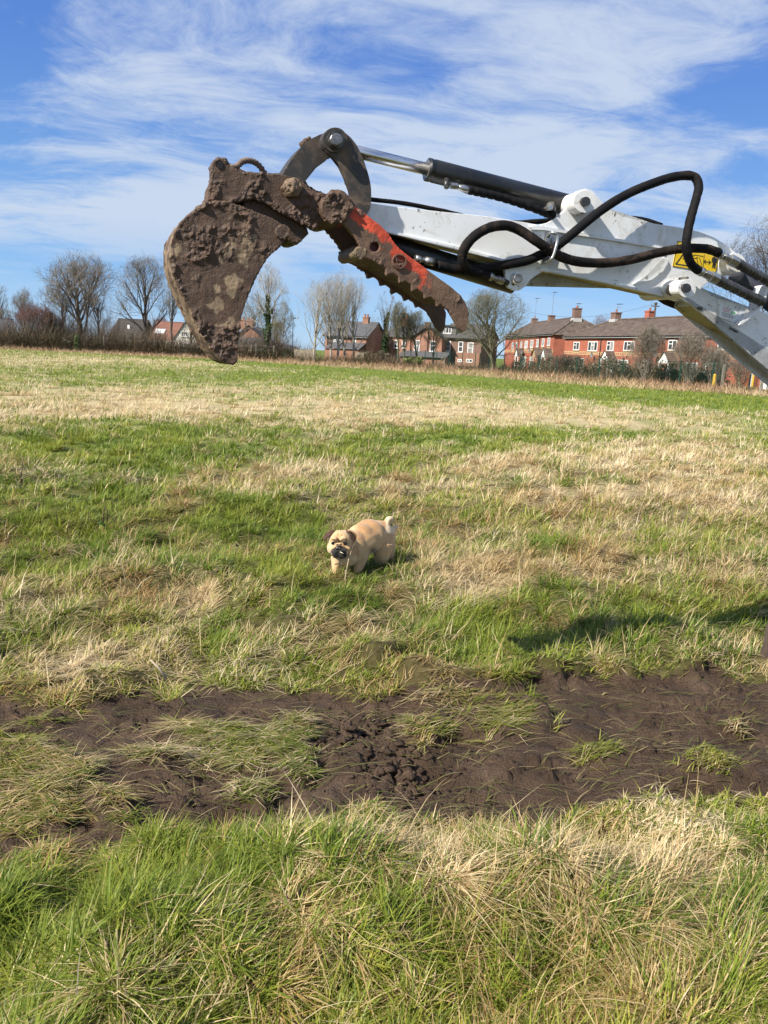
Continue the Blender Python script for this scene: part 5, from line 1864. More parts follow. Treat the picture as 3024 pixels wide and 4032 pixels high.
def tree(name, label, px, py_top, Y, half_px, kind, seed, group='bare trees beyond the field', mat=None, twig=None, r0=None, ivy=0, base_z=0.0, cat='tree', levels=4, tw=1.0, fork=False, trunk_frac=None, lean=(0, 0), kids=None):
    p = at(px, 1400, Y)
    p.z = base_z
    H = at(px, py_top, Y).z - base_z
    spread = half_px * Y / F
    kinds = {'oak': dict(kids=(10, 7, 6, 6), trunk_frac=.25, up=.55, ang=(.50, 1.0)),
             'ash': dict(kids=(11, 7, 6, 6), trunk_frac=.22, up=.75, ang=(.42, .90)),
             'birch': dict(kids=(13, 5, 5, 4), trunk_frac=.25, up=.9, ang=(.38, .72)),
             'round': dict(kids=(15, 7, 6, 6), trunk_frac=.18, up=.5, ang=(.55, 1.25)),
             'bush': dict(kids=(8, 5, 5, 4), trunk_frac=.05, up=.9, ang=(.3, .8))}[kind]
    kd = dict(kinds)
    if trunk_frac is not None:
        kd['trunk_frac'] = trunk_frac
    if kids:
        kd['kids'] = kids
    br = grow(H, spread, r0 * .8 if r0 else H * .018, levels, kd['kids'], kd['trunk_frac'], kd['up'], seed, ang=kd['ang'], fork=fork, lean=lean)
    top = np.percentile([q.z for lv, pts, _ in br if lv >= 3 for q in pts[-1:]], 99.3)
    wid = np.percentile([abs((q.x * p.y - q.y * p.x) / math.hypot(p.x, p.y)) for lv, pts, _ in br if lv >= 2 for q in pts[-1:]], 93)
    sz, sx = H / top, spread / max(wid, .1)
    br = [(lv, [Vector((q.x * sx, q.y * sx, q.z * sz)) for q in pts], rad) for lv, pts, rad in br]
    zc = .42 * H
    for lv, pts, _ in br:
        if lv < 1:
            continue
        for q in pts:
            if q.z > zc:
                m_ = math.hypot(math.hypot(q.x, q.y) / spread, (q.z - zc) / (H - zc))
                if m_ > .85:
                    k_ = (.85 + (m_ - .85) * .45) / m_
                    q.x *= k_
                    q.y *= k_
                    q.z = zc + (q.z - zc) * k_
    root = thing(name, p, label, cat, group)
    tm, cm = tree_meshes(br, tw)
    tr_ = link('trunk', tm, mat or M_BARK, root, world=False)
    link('crown', cm, twig or mat or M_BARK, root, world=False)
    if ivy:
        cs, rs = [], []
        for lv, pts, rad in br:
            if lv > 1:
                continue
            for i, q in enumerate(pts[:-1]):
                for t in (0, .5):
                    w = q.lerp(pts[i + 1], t)
                    if w.z < H * ivy and (lv == 0 or i < 2):
                        cs.append(w[:])
                        rs.append((.42 if lv == 0 else .26) * (1.15 - .5 * w.z / (H * ivy)))
        link('ivy', leaf_cloud(5200, cs, rs, .085, seed + 1), M_IVY, root, world=False)
    return root


def X(c, x, y=0):
    return c(x, y)[0]


c4 = crop(850, 950, .6028)
c5 = crop(1750, 1100, .768)
GT = 'bare trees beyond the field'
tree('oak_tree', 'tallest bare tree on the left, broad dark crown above the hedge', X(cL, 690), 950, 98, 142, 'ash', 11, GT, M_BARKDARK, M_BARK, r0=.40, levels=4, kids=(13, 8, 7, 7), tw=1.1)
tree('oak_tree', 'bare tree with low drooping limbs left of the tallest tree', X(cL, 545), 1085, 96, 92, 'oak', 12, GT, M_BARKDARK, M_BARK, r0=.24)
tree('oak_tree', 'slim bare tree close on the right of the tallest tree', X(cL, 815), 1090, 97, 60, 'oak', 13, GT, M_BARKDARK, M_BARK, r0=.20)
tree('ash_tree', 'big bare tree with birds nests high in its crown, left of the bucket', X(cL, 1185), 972, 97, 112, 'oak', 14, GT, M_BARKDARK, M_BARK, r0=.30, kids=(12, 8, 7, 6), tw=1.0)
tree('bare_tree', 'bare tree cut by the left edge of the picture', X(cL, 5), 1095, 112, 42, 'birch', 15, GT, M_BARKDARK, M_BARK, r0=.2)
tree('bare_tree', 'small bare tree standing next to the one at the left edge', X(cL, 42), 1200, 110, 34, 'oak', 41, GT, M_BARKDARK, M_BARK, r0=.16)
tree('bare_tree', 'thin bare tree far behind the reddish bush on the left', X(cL, 215), 1117, 128, 50, 'ash', 16, GT, M_BARKDARK, M_BARK, r0=.2)
tree('red_bush', 'large reddish twiggy bush at the left below the tallest tree', X(cL, 300), 1172, 94, 78, 'bush', 17, 'bushes along the far hedge', M_BARKPALE, M_BARKRED, r0=.09, fork=5, cat='bush', tw=1.2)
tree('red_bush', 'smaller dark red bush between the reddish bush and the tallest tree', X(cL, 440), 1215, 95, 36, 'bush', 18, 'bushes along the far hedge', M_BARKRED, M_BARKRED, r0=.06, fork=4, cat='bush', tw=1.2)
tree('bare_tree', 'slender dark tree in front of the red roofed house', X(cL, 1413), 1090, 95, 34, 'birch', 19, GT, M_BARKDARK, M_BARK, r0=.19, trunk_frac=.5)
tree('bare_tree', 'dark trunk half hidden by the left edge of the bucket', X(cL, 1556), 1120, 95, 40, 'oak', 20, GT, M_BARKDARK, M_BARK, r0=.2)
tree('bare_tree', 'small distant tree between the dark house and the red roofs', X(cL, 1310), 1235, 122, 40, 'round', 21, GT, M_BARK, M_BARKRED, r0=.12)
tree('ivy_tree', 'bare tree right of the bucket with its trunk wrapped in dark ivy', X(c4, 320), 1008, 93, 92, 'oak', 22, GT, M_BARK, M_BARKPALE, r0=.26, ivy=.62, tw=.9)
tree('bare_tree', 'dull brown tree behind the ivy covered tree', X(c4, 240), 1140, 112, 72, 'round', 23, GT, M_BARK, M_BARKGREEN, r0=.2)
tree('willow_tree', 'yellowish willow behind the ivy covered tree', X(c4, 395), 1235, 108, 38, 'bush', 24, GT, M_WILLOW, M_WILLOW, r0=.1, fork=3)
tree('bare_tree', 'small bare tree beside the lamp post', X(c4, 440), 1165, 104, 48, 'oak', 25, GT, M_BARK, M_BARKGREEN, r0=.14)
for i, (x, top, hw, s, lb) in enumerate(((640, 1070, 78, 26, 'leaning pale birch at the left of the birch group'), (755, 1045, 88, 27, 'pale birch with a straight trunk, second in the birch group'), (792, 1022, 84, 28, 'tallest pale birch in front of the detached house'),
                                           (850, 1035, 86, 29, 'pale birch whose trunk splits low near the ground'), (905, 1055, 76, 30, 'pale birch at the right of the birch group'))):
    tree('birch_tree', lb, X(c4, x), top, 91 + .6 * i, hw, 'birch', s, 'pale birches in front of the detached house', M_BARKPALE, M_BARKPALE, r0=.19, tw=.65)
tree('bare_tree', 'dark rounded tree behind the birches', X(c4, 735), 1150, 122, 78, 'round', 31, GT, M_BARKDARK, M_BARK, r0=.25)
tree('ivy_tree', 'leaning slim tree wrapped in ivy between the brick houses', X(c4, 1092), 1125, 95, 52, 'ash', 32, GT, M_BARKDARK, M_BARK, r0=.17, ivy=.8, lean=(-.07, 0), kids=(6, 6, 5, 5))
for i, (x, top, hw, s, lb) in enumerate(((1197, 1165, 58, 33, 'bare tree in front of the old brick end wall'), (1238, 1190, 52, 34, 'bare tree in front of the pipe beside the old brick end wall'), (1318, 1200, 56, 35, 'bare tree before the left sash window of the brick cottage'), (1425, 1235, 48, 36, 'bare tree before the right sash window of the brick cottage'))):
    tree('bare_tree', lb, X(c4, x), top, 92 + i, hw, 'ash', s, 'bare trees in front of the brick cottages', M_BARKGREEN, M_BARKGREEN, r0=.15, trunk_frac=.35)
tree('lime_tree', 'wide rounded bare tree below the grab thumb tips', X(c5, 252), 1106, 86, 150, 'round', 37, GT, M_BARKGREEN, M_BARKGREEN, r0=.30, kids=(18, 8, 7, 6), tw=.9)
tree('bare_tree', 'bare tree rising behind the boom at the right edge', 3060, 795, 74, 290, 'round', 38, GT, M_BARKDARK, M_BARKDARK, r0=.30, kids=(16, 8, 7, 6))
for x, s, top in ((660, 51, 1225), (790, 52, 1222)):
    tree('bare_tree', 'far bare tree top showing above the ridge between the terraces, %s one' % ('left' if s == 51 else 'right'), X(c5, x), top, 165, 55, 'round', s, 'far trees behind the terraces', M_BARK, M_BARKRED, r0=.2)
tree('shrub', 'many stemmed bare shrub in front of the long terrace, below the elbow pin', X(c3, 270), 1258, 64, 70, 'bush', 42, 'bare shrubs in front of the long terrace', M_BARK, M_BARK, r0=.055, fork=6, cat='bush')
tree('shrub', 'dense bare shrub in front of the right windows of the long terrace', X(c3, 800), 1275, 61, 78, 'bush', 43, 'bare shrubs in front of the long terrace', M_BARK, M_BARK, r0=.055, fork=6, cat='bush')
tree('shrub', 'leafless shrub at the right end of the long terrace', X(c3, 1080), 1345, 59, 62, 'bush', 46, 'bare shrubs in front of the long terrace', M_BARK, M_BARK, r0=.05, fork=5, cat='bush')
tree('small_tree', 'little crooked tree by the fence at the right end of the terrace', X(c3, 1395), 1385, 52.5, 62, 'oak', 44, GT, M_BARKGREEN, M_BARK, r0=.13, levels=3)
tree('shrub', 'brownish bare shrub at the left end of the long terrace', X(c2, 800), 1385, 80, 60, 'bush', 45, 'bare shrubs in front of the long terrace', M_BARK, M_BARKRED, r0=.05, fork=5, cat='bush')

# ------------------------------------------------------------------ far fences, hedge, posts
def strips(name, n, pxs, ys, hts, depth, width, cols, seed, lean_m=.35, droop_m=.5, segs=2, gap=None):
    """tangle of stems along a line given by photograph columns, distances and heights"""
    r = np.random.default_rng(seed)
    lo, hi = pxs[0], pxs[-1]
    px = lo + (hi - lo) * r.random(n)
    Y = np.interp(px, pxs, ys) + depth * r.random(n)
    dirx = np.array([ray(p, 1400)[0] / ray(p, 1400)[1] for p in np.linspace(lo, hi, 60)])
    x = np.interp(px, np.linspace(lo, hi, 60), dirx) * Y
    h = np.interp(px, pxs, hts)
    cl = fbm(x * .8, Y * .8, seed, 3)
    keep = r.random(n) < np.clip((cl - .25) * 3.2, .15, 1)
    px, Y, x, h, cl = [a[keep] for a in (px, Y, x, h, cl)]
    k = len(x)
    Lh = h * (.45 + .75 * r.random(k)) * (.55 + .9 * cl)
    c = lerp3(r.random(k) * .7 + (fbm(x * .35, Y * .35, seed + 5, 2) - .5) * 1.2 + .15, *cols)
    P = np.stack([x, Y, np.full(k, -.03)], 1)
    return blades(P, Lh * 1.15, width * (.5 + r.random(k)), r.random(k) * 6.28, np.abs(r.normal(lean_m, .3, k)), np.abs(r.normal(droop_m, .4, k)), c, segs, follow=False)


HPX = [-250, 0, 200, 400, 600, 800, 1000, 1250, 1450, 1650, 1900, 2020, 2150, 2300, 2450, 2600, 2750, 2870, 2960, 3200]
HY = [87.5, 87.5, 88, 90, 91, 91, 90, 89.5, 89.5, 89.5, 88, 82, 77, 72, 66.5, 62, 58.5, 55.5, 53.5, 47]
HH = [3.4, 3.4, 3.6, 3.2, 3.0, 2.9, 2.4, 1.6, 2.0, 1.1, 1.0, 1.5, 2.1, 2.3, 2.4, 2.3, 2.0, 1.0, .4, .3]
BROWN = ((.10, .075, .055), (.17, .115, .075), (.24, .165, .105))
OLIVE = ((.050, .048, .025), (.085, .075, .040), (.15, .11, .07))
RUST = ((.20, .115, .075), (.29, .18, .11), (.40, .28, .16))
HYB = [y + (4.5 if p > 1650 else 0) for p, y in zip(HPX, HY)]
v, t, c = join([strips('a', 24000, HPX, HYB, HH, 3.0, .042, OLIVE, 201, .5, .7), strips('b', 15000, HPX, HYB, HH, 2.4, .034, BROWN, 202, .5, .8)])
o = link('bramble_thicket', np_mesh('bramble_thicket', v, t, c), m_twig)
tag(o, 'brown tangle of brambles and dead stems along the far fence', None, None, 'stuff')
FY = [float(np.interp(p, LIM_PX, LIM_Y)) - .6 for p in HPX]
FD = np.interp(np.arange(0, 1), [0], [0])
fr = []
for q in range(5):
    u0 = q / 5
    ys_ = [a + (b - .4 - a) * u0 for a, b in zip(FY, HY)]
    fr.append(strips('c', 7000, HPX, ys_, [(.40 + .06 * q) * (1.25 if 1200 < p < 2900 else 1) for p in HPX], 3.2, .036, RUST if q > 1 else ((.42, .32, .18), (.36, .25, .14), (.26, .165, .10)), 203 + q, .45, .6))
fr.append(strips('d', 5000, HPX, FY, [.42] * len(HPX), 2.5, .030, ((.50, .40, .23), (.42, .32, .18), (.30, .21, .11)), 213, .35, .6))
v, t, c = join(fr)
o = link('dead_grass_fringe', np_mesh('dead_grass_fringe', v, t, c), m_twig)
tag(o, 'rusty brown dead grass fringe at the edge of the field', None, None, 'stuff')

SPX = [-100, 60, 180, 300, 420, 520, 600, 680, 780, 900, 960, 1060, 1140, 1230]
SH = [2.5, 3.5, 5.0, 5.5, 4.5, 3.6, 3.8, 3.2, 3.0, 2.6, 4.2, 4.0, 2.6, 2.0]
v, t, c = join([strips('e', 15000, SPX, [92.0] * len(SPX), SH, 5.0, .034, ((.085, .068, .052), (.14, .11, .085), (.20, .15, .11)), 231, .28, .35, segs=3),
                strips('f', 5000, SPX, [92.0] * len(SPX), [h * .6 for h in SH], 4.0, .05, OLIVE, 233, .5, .5)])
o = link('scrub', np_mesh('scrub', v, t, c), m_twig)
tag(o, 'leafless brown scrub between the trees on the left', None, None, 'stuff')

# dark leafy hedge behind the green fence
cs, rs = [], []
for px in np.linspace(2030, 2860, 60):
    Y = np.interp(px, HPX, HY) + 5.6
    p = at(px, 1400, Y)
    h = np.interp(px, HPX, HH)
    for k in range(2):
        cs.append((p.x + random.uniform(-.5, .5), p.y + random.uniform(-.3, .6), h * random.uniform(.25, .8)))
        rs.append(random.uniform(.45, .75))
o = link('hedge', leaf_cloud(9000, cs, rs, .075, 301, 'hedge'), simple('hedge leaves', (.045, .046, .024), (.075, .068, .036), 1.2, .7, c3=(.12, .10, .06)))
tag(o, 'straggly dark green hedge behind the green mesh fence', 'hedge')

for i, (px, base, rx, rz, mat, lb) in enumerate(((302, 1372, 1.1, .75, M_IVY, 'dark evergreen bush under the dark drooping trees'), (487, 1382, .9, .65, M_IVY, 'dark evergreen bush right of the second timber post'),
                                                (205, 1366, 1.5, .9, M_IVY, 'low dark evergreen bush under the tallest tree'), (668, 1390, 1.0, .7, M_IVY, 'dark evergreen bush left of the bucket tip'),
                                                (1047, 1404, 1.1, .8, M_IVY, 'dark evergreen bush at the foot of the ivy covered tree'), (1137, 1402, .8, .7, M_IVY, 'dark evergreen bush at the foot of the lamp post'),
                                                (1626, 1412, 1.2, .65, simple('yellow green leaves', (.10, .13, .03), (.16, .18, .05), 2, .6), 'bright yellow green bush in front of the brick cottage'),
                                                (1470, 1405, 1.6, .95, M_BRICK_DARK and simple('brown leaves', (.07, .055, .035), (.11, .085, .055), 2, .8), 'brown twiggy bush beside the leaning ivy trunk'))):
    p = at(px, base, np.interp(px, HPX, HY) + 2.2)
    cs = [(random.uniform(-rx, rx), random.uniform(-.5, .5), rz * random.uniform(.5, 1.25)) for _ in range(9)]
    o = link('evergreen_bush' if i < 6 else 'bush', leaf_cloud(1500, cs, [rz * random.uniform(.45, .8) for _ in cs], .09, 320 + i, 'bush'), mat)
    o.location = (p.x, p.y, 0)
    tag(o, lb, 'bush', 'bushes along the far hedge')
# ivy clad stump
p = at(303 + 0, 1370, 88.5)
cs = [(random.uniform(-.1, .1), random.uniform(-.1, .1), .2 + .18 * k) for k in range(9)]
bmx = leaf_cloud(700, cs, [.3] * 9, .08, 350, 'ivy_stump')
o = link('ivy_stump', bmx, simple('light ivy', (.07, .10, .03), (.11, .13, .04), 2, .5))
o.location = (p.x, p.y, 0)
tag(o, 'short post overgrown with bright green ivy', 'stump')

# timber post and wire fence on the left
def post(bm, P, h, r=.055, top=.02):
    bm_tube(bm, [(P[0], P[1], -.3), (P[0], P[1], h - top), (P[0], P[1], h)], [r, r, r * .8], 8)


PF = [(c_[0], np.interp(c_[0], HPX, HY) + .9) for c_ in (cL(640, 0), cL(851, 0), cL(1061, 0), cL(1262, 0), cL(1465, 0), c7(330, 0), c7(960, 0), c7(1022, 0), c7(1255, 0))]
p0 = at(PF[0][0], 1400, PF[0][1])
p0.z = 0
fw = thing('wire_fence', p0, 'low timber post and wire fence along the far left edge of the field', 'fence')
tops = []
for i, (px, Y) in enumerate(PF):
    p = at(px, 1400, Y)
    bm = bmesh.new()
    h = 1.75 + .1 * math.sin(i * 2)
    post(bm, p, h, .07)
    link('post', bm_mesh('post', bm), M_POSTWOOD, fw)
    tops.append((p, h))
for k in range(3):
    bm = bmesh.new()
    bm_tube(bm, [Vector((p.x, p.y - .06, h - .15 - .5 * k)) for p, h in tops], .012, 5)
    link('wire', bm_mesh('wire', bm), M_AERIAL, fw)

# wooden board fence
for lb, a, b, top in (('pale upright board fence between the lamp post and the birches', X(c4, 510), X(c4, 652), 1.45), ('short pale board fence right of the birches', X(c4, 915), X(c4, 967), 1.35)):
    A, B = at(a, 1400, 91.2), at(b, 1400, 91.2)
    A.z = B.z = 0
    bf = thing('board_fence', A, lb, 'fence', 'board fences at the far edge')
    n = max(4, int((B - A).length / .16))
    for i in range(n):
        q = A.lerp(B, (i + .5) / n)
        w = (B - A).length / n * .46
        hh = top * random.uniform(.94, 1.05)
        bm = bmesh.new()
        bm_box(bm, (q.x - w, q.y - .02 - .02 * (i % 2), -.2), (q.x + w, q.y + .0, hh))
        link('board', bm_mesh('board', bm), simple('silvered fence wood', (.34, .29, .21), (.22, .18, .13), 6, .9) if i == 0 and lb.startswith('pale') else bpy.data.materials['silvered fence wood'], bf)
    for z in (.3, 1.05):
        bm = bmesh.new()
        bm_box(bm, (A.x, A.y + .01, z), (B.x, A.y + .07, z + .09))
        link('rail', bm_mesh('rail', bm), bpy.data.materials['silvered fence wood'], bf)

# green mesh fence
GPX = [1560, 1615, 1671, 1717, 1767, 1818, 1869, 1923, 1983, 2045, 2115, 2186, 2265, 2354, 2446, 2553, 2671, 2799, 2946, 3100]
GB = np.interp(GPX, [1560, 1671, 1869, 2045, 2265, 2446, 2553, 2671, 2799, 2946, 3100], [1441, 1447, 1457, 1471, 1489, 1503, 1512, 1523, 1534, 1547, 1562])
GP = [on_ground(x, y) for x, y in zip(GPX, GB)]
gf = thing('mesh_fence', GP[0], 'green coated steel mesh fence on posts along the right side of the field', 'fence')
for i, p in enumerate(GP):
    bm = bmesh.new()
    M_ = Matrix.Translation(p)
    bm_box(bm, (-.045, -.03, -.3), (.045, .03, 1.98), M_)
    bm_box(bm, (-.055, -.04, 1.981), (.055, .04, 2.02), M_)
    link('post', bm_mesh('post', bm), M_FENCEGREEN, gf)
for i in range(len(GP) - 1):
    a, b = GP[i], GP[i + 1]
    d = (b - a)
    n = Vector((-d.y, d.x, 0)).normalized() * .045
    bm = bmesh.new()
    for k in range(11):
        z = .08 + k * .185
        p, q = a - n + Vector((0, 0, z)), b - n + Vector((0, 0, z))
        vs_ = [bm.verts.new(v_) for v_ in (p, q, q + Vector((0, 0, .010)), p + Vector((0, 0, .010)))]
        bm.faces.new(vs_)
    m_ = max(6, int(d.length / .12))
    for k in range(1, m_):
        p = a.lerp(b, k / m_) - n * 1.15
        e = d.normalized() * .006
        vs_ = [bm.verts.new(v_) for v_ in (p - e + Vector((0, 0, .05)), p + e + Vector((0, 0, .05)), p + e + Vector((0, 0, 1.96)), p - e + Vector((0, 0, 1.96)))]
        bm.faces.new(vs_)
    o = link('mesh_panel', bm_mesh('mesh_panel', bm), M_FENCEGREEN, gf)
    o['kind'] = 'stuff'

for px, base, h, lb in ((2700, 1522, 1.8, 'grey timber post beside the green fence in front of the middle porch'), (2839, 1537, 1.8, 'grey timber post next to the yellow post'), (2993, 1556, 2.15, 'tall grey timber post at the right end of the green fence'), (1747, 1447, 1.75, 'grey timber post with a slanting brace at the green fence'), (1640, 1445, 1.5, 'grey timber post left of the braced post')):
    p = on_ground(px, base)
    bm = bmesh.new()
    bm_box(bm, (p.x - .075, p.y - .07, -.3), (p.x + .075, p.y + .07, h))
    bm_box(bm, (p.x - .06, p.y - .055, h + .002), (p.x + .06, p.y + .055, h + .05))
    if px == 1747:
        bm_tube(bm, [(p.x - .05, p.y - .1, h * .8), (p.x - 1.1, p.y - .3, .0)], .05, 6)
    o = link('timber_post', bm_mesh('timber_post', bm), M_POSTWOOD)
    tag(o, lb, 'post', 'grey timber posts by the green fence')
for px, base, top, Y, lb, w in ((2825, 1537, 1478, 57, 'broad yellow post in front of the right terrace wall', .12), (2979, 1528, 1482, 60, 'slim yellow post with a dark cap near the right edge', .08)):
    p = at(px, 1400, Y)
    h = at(px, top, Y).z
    bm = bmesh.new()
    bm_prism(bm, [[(p.x + w * math.cos(a), p.y + w * math.sin(a), -.2) for a in np.linspace(0, 6.28, 9)[:-1]]], Vector((0, 0, h + .2)))
    bm_tube(bm, [(p.x, p.y, h + .002), (p.x, p.y, h + .05), (p.x, p.y, h + .1)], [w, w * .9, w * .4], 8)
    o = link('yellow_post', bm_mesh('yellow_post', bm), M_YELLOWPOST)
    tag(o, lb, 'post')

# lamp post, telegraph poles
p = at(1151, 1400, 95)
p.z = 0
lp_ = thing('lamp_post', p, 'thin grey lamp post left of the pale birches', 'lamp post')
zt = at(1151, 1256, 95).z
tube_part('column', [p, p + Vector((0, 0, 1.2)), p + Vector((0, 0, 1.25)), p + Vector((0, 0, zt))], [.09, .09, .06, .05], M_ZINC, lp_, 8)
tube_part('lamp_head', [p + Vector((0, 0, zt)), p + Vector((.25, -.15, zt + .12)), p + Vector((.7, -.4, zt + .14))], [.04, .07, .05], M_ZINC, lp_, 8)
for px, top, Y, lb in ((1442, 1276, 118, 'dark telegraph pole right of the detached house'), (2559, 1190, 99, 'telegraph pole behind the long terrace roof carrying a wire')):
    p = at(px, 1400, Y)
    p.z = 0
    zt = at(px, top, Y).z
    tp = thing('telegraph_pole', p, lb, 'pole', 'telegraph poles among the houses')
    tube_part('pole_shaft', [p, p + Vector((0, 0, zt))], [.17, .12], M_BARKDARK, tp, 8)
    bm = bmesh.new()
    bm_box(bm, (p.x - .5, p.y - .08, zt - .5), (p.x + .5, p.y + .0, zt - .38))
    bm_tube(bm, [(p.x, p.y, zt - .25), (p.x, p.y, zt - .05), (p.x, p.y, zt + .02)], [.2, .22, .1], 8)
    link('crossarm', bm_mesh('crossarm', bm), M_BARKDARK, tp)
    if px > 2000:
        q0, q1 = p + Vector((0, 0, zt - .1)), at(2085, 1229, 110)
        n = 12
        tube_part('wire', [q0.lerp(q1, i / n) - Vector((0, 0, 1.1 * (1 - (2 * i / n - 1) ** 2))) for i in range(n + 1)], .012, M_GUTTER, tp, 4)

# ------------------------------------------------------------------ pug-like dog
cP = crop(1200, 1980, .2713)


def DP(x, y, Y):
    px = cP(x, y)
    return at(px[0], px[1], Y)


KM = .2713 / F                  # metres per crop pixel per metre of distance


def ell(bm, x, y, Y, rx, ry, rz, rot=0.0, rotx=0.0):
    c = DP(x, y, Y)
    k = KM * Y * 1.09
    M_ = Matrix.Translation(c) @ Matrix.Rotation(rot, 4, 'Y') @ Matrix.Rotation(rotx, 4, 'X') @ Matrix.Diagonal((rx * k, rz * k, ry * k, 1))
    bmesh.ops.create_uvsphere(bm, u_segments=20, v_segments=14, radius=1.0, matrix=M_)


def limb(bm, pts, radii):
    P = [DP(*p) for p in pts]
    bm_tube(bm, catmull(P, 4), list(np.interp(np.linspace(0, 1, 4 * (len(P) - 1) + 1), np.linspace(0, 1, len(P)), [r * KM * 6.1 for r in radii])), 12)


bm = bmesh.new()
# trunk
ell(bm, 690, 640, 5.42, 205, 235, 190, .15)
ell(bm, 600, 790, 5.36, 170, 125, 150)
ell(bm, 800, 560, 5.50, 215, 255, 190, .2)
ell(bm, 930, 480, 5.58, 235, 235, 190, .1)
ell(bm, 1060, 490, 5.66, 220, 230, 185)
ell(bm, 1150, 520, 5.70, 160, 215, 170)
ell(bm, 780, 760, 5.44, 140, 130, 120)
limb(bm, [(610, 690, 5.38), (720, 620, 5.46), (860, 530, 5.54), (1000, 492, 5.62), (1120, 510, 5.69), (1195, 560, 5.74)], [205, 222, 226, 214, 198, 130])
# neck and head
ell(bm, 570, 600, 5.36, 190, 195, 170)
ell(bm, 505, 550, 5.27, 168, 148, 145)
ell(bm, 415, 650, 5.25, 92, 95, 110)
ell(bm, 610, 650, 5.26, 98, 105, 110)
ell(bm, 500, 690, 5.19, 112, 78, 70)
ell(bm, 440, 725, 5.175, 64, 62, 55)
ell(bm, 556, 728, 5.175, 68, 64, 55)
ell(bm, 495, 760, 5.19, 80, 42, 55)
ell(bm, 495, 605, 5.165, 52, 30, 34)
ell(bm, 430, 520, 5.185, 55, 40, 40)
ell(bm, 555, 520, 5.185, 60, 42, 40)
# legs
limb(bm, [(470, 780, 5.33), (455, 900, 5.31), (445, 1000, 5.30), (440, 1075, 5.30)], [88, 62, 50, 46])
ell(bm, 432, 1085, 5.27, 58, 30, 70)
limb(bm, [(810, 760, 5.42), (795, 880, 5.40), (765, 980, 5.38), (748, 1075, 5.37)], [112, 78, 56, 48])
ell(bm, 738, 1085, 5.34, 60, 30, 70)
limb(bm, [(1130, 600, 5.62), (1120, 740, 5.60), (1100, 860, 5.63), (1070, 970, 5.62), (1052, 1075, 5.60)], [165, 125, 80, 52, 44])
ell(bm, 1042, 1085, 5.57, 58, 30, 70)
limb(bm, [(1190, 620, 5.78), (1205, 760, 5.76), (1195, 860, 5.80), (1165, 950, 5.79), (1150, 1060, 5.78)], [130, 95, 66, 46, 42])
ell(bm, 1140, 1068, 5.75, 52, 28, 60)
# curled tail
limb(bm, [(1215, 470, 5.70), (1270, 410, 5.71), (1215, 400, 5.68), (1188, 320, 5.68), (1205, 250, 5.68), (1245, 232, 5.69), (1275, 270, 5.70), (1270, 315, 5.70)], [40, 46, 50, 52, 46, 36, 26, 14])
limb(bm, [(1225, 440, 5.72), (1300, 375, 5.74), (1345, 330, 5.75), (1335, 320, 5.76)], [56, 42, 22, 10])
dme = bm_mesh('dog', bm, True)
dog = link('dog', dme, None)
md = dog.modifiers.new('r', 'REMESH')
md.mode = 'VOXEL'
md.voxel_size = .0045
md = dog.modifiers.new('s', 'SMOOTH')
md.factor = .5
md.iterations = 22
bake(dog)
me = dog.data
n = len(me.vertices)
co = np.empty(n * 3, dtype=np.float32)
me.vertices.foreach_get('co', co)
co = co.reshape(-1, 3)
no = np.empty(n * 3, dtype=np.float32)
me.vertices.foreach_get('normal', no)
no = no.reshape(-1, 3)
px, py = project(co)
qx, qy = (px - 1200) / .2713, (py - 1980) / .2713
front = sstep(5.34, 5.28, co[:, 1])
# brow wrinkles and the crease between cheek and muzzle pressed into the surface
wr = np.zeros(n)
for pts, wdt, dep in ((((490, 450), (485, 520), (492, 590)), 9, 1.0), (((440, 470), (470, 490), (480, 520)), 8, .7), (((545, 470), (515, 490), (500, 520)), 8, .7), (((380, 555), (420, 540), (455, 560)), 8, .6), (((530, 560), (565, 535), (620, 545)), 8, .6),
                      (((400, 680), (425, 630), (480, 608), (540, 615), (590, 650), (615, 700)), 10, 1.1), (((640, 760), (690, 680), (700, 590), (690, 520)), 14, 1.2), (((400, 740), (440, 765), (490, 715), (540, 765), (590, 745)), 7, .6)):
    for (ax, ay), (bx, by) in zip(pts[:-1], pts[1:]):
        L2 = (bx - ax) ** 2 + (by - ay) ** 2
        tt = np.clip(((qx - ax) * (bx - ax) + (qy - ay) * (by - ay)) / L2, 0, 1)
        dd = np.hypot(qx - ax - tt * (bx - ax), qy - ay - tt * (by - ay))
        wr = np.maximum(wr, dep * np.exp(-(dd / (wdt * 1.35)) ** 2))
wr = wr * np.maximum(front, sstep(5.42, 5.36, co[:, 1]) * .7) * (no[:, 1] < .1)
co2 = co - no * (wr * .008)[:, None]
me.vertices.foreach_set('co', co2.astype(np.float32).ravel())
fawn, tan_, cream, black = np.array([.50, .335, .175]), np.array([.33, .175, .07]), np.array([.60, .46, .29]), np.array([.014, .012, .011])
nzf = fbm(qx * .012, qy * .012, 401, 3)
top_ = sstep(.1, .75, no[:, 2] + (nzf - .5) * .5) * sstep(680, 800, qx) * (qy < 620)
c = fawn + (tan_ - fawn) * (top_ * .85)[:, None]
under = sstep(.0, -.7, no[:, 2]) + patch(qx, qy, 600, 830, 150, 90) * .6 + patch(qx, qy, 430, 640, 110, 90) * front * .5
c = c + (cream - c) * np.clip(under, 0, .8)[:, None]
tail = (qx > 1175) & (qy < 445)
c = np.where(tail[:, None], cream * 1.05, c)
c = c + (np.array([.40, .20, .08]) - c) * (np.clip(wr, 0, 1) * .9)[:, None]
bl = np.maximum.reduce([patch(qx, qy, 498, 705, 122, 84) * 1.4, patch(qx, qy, 500, 765, 125, 52) * 1.3]) * front
bl = sstep(.42, .62, bl)
eye = np.maximum(patch(qx, qy, 410, 586, 34, 27), patch(qx, qy, 588, 590, 38, 32)) * front
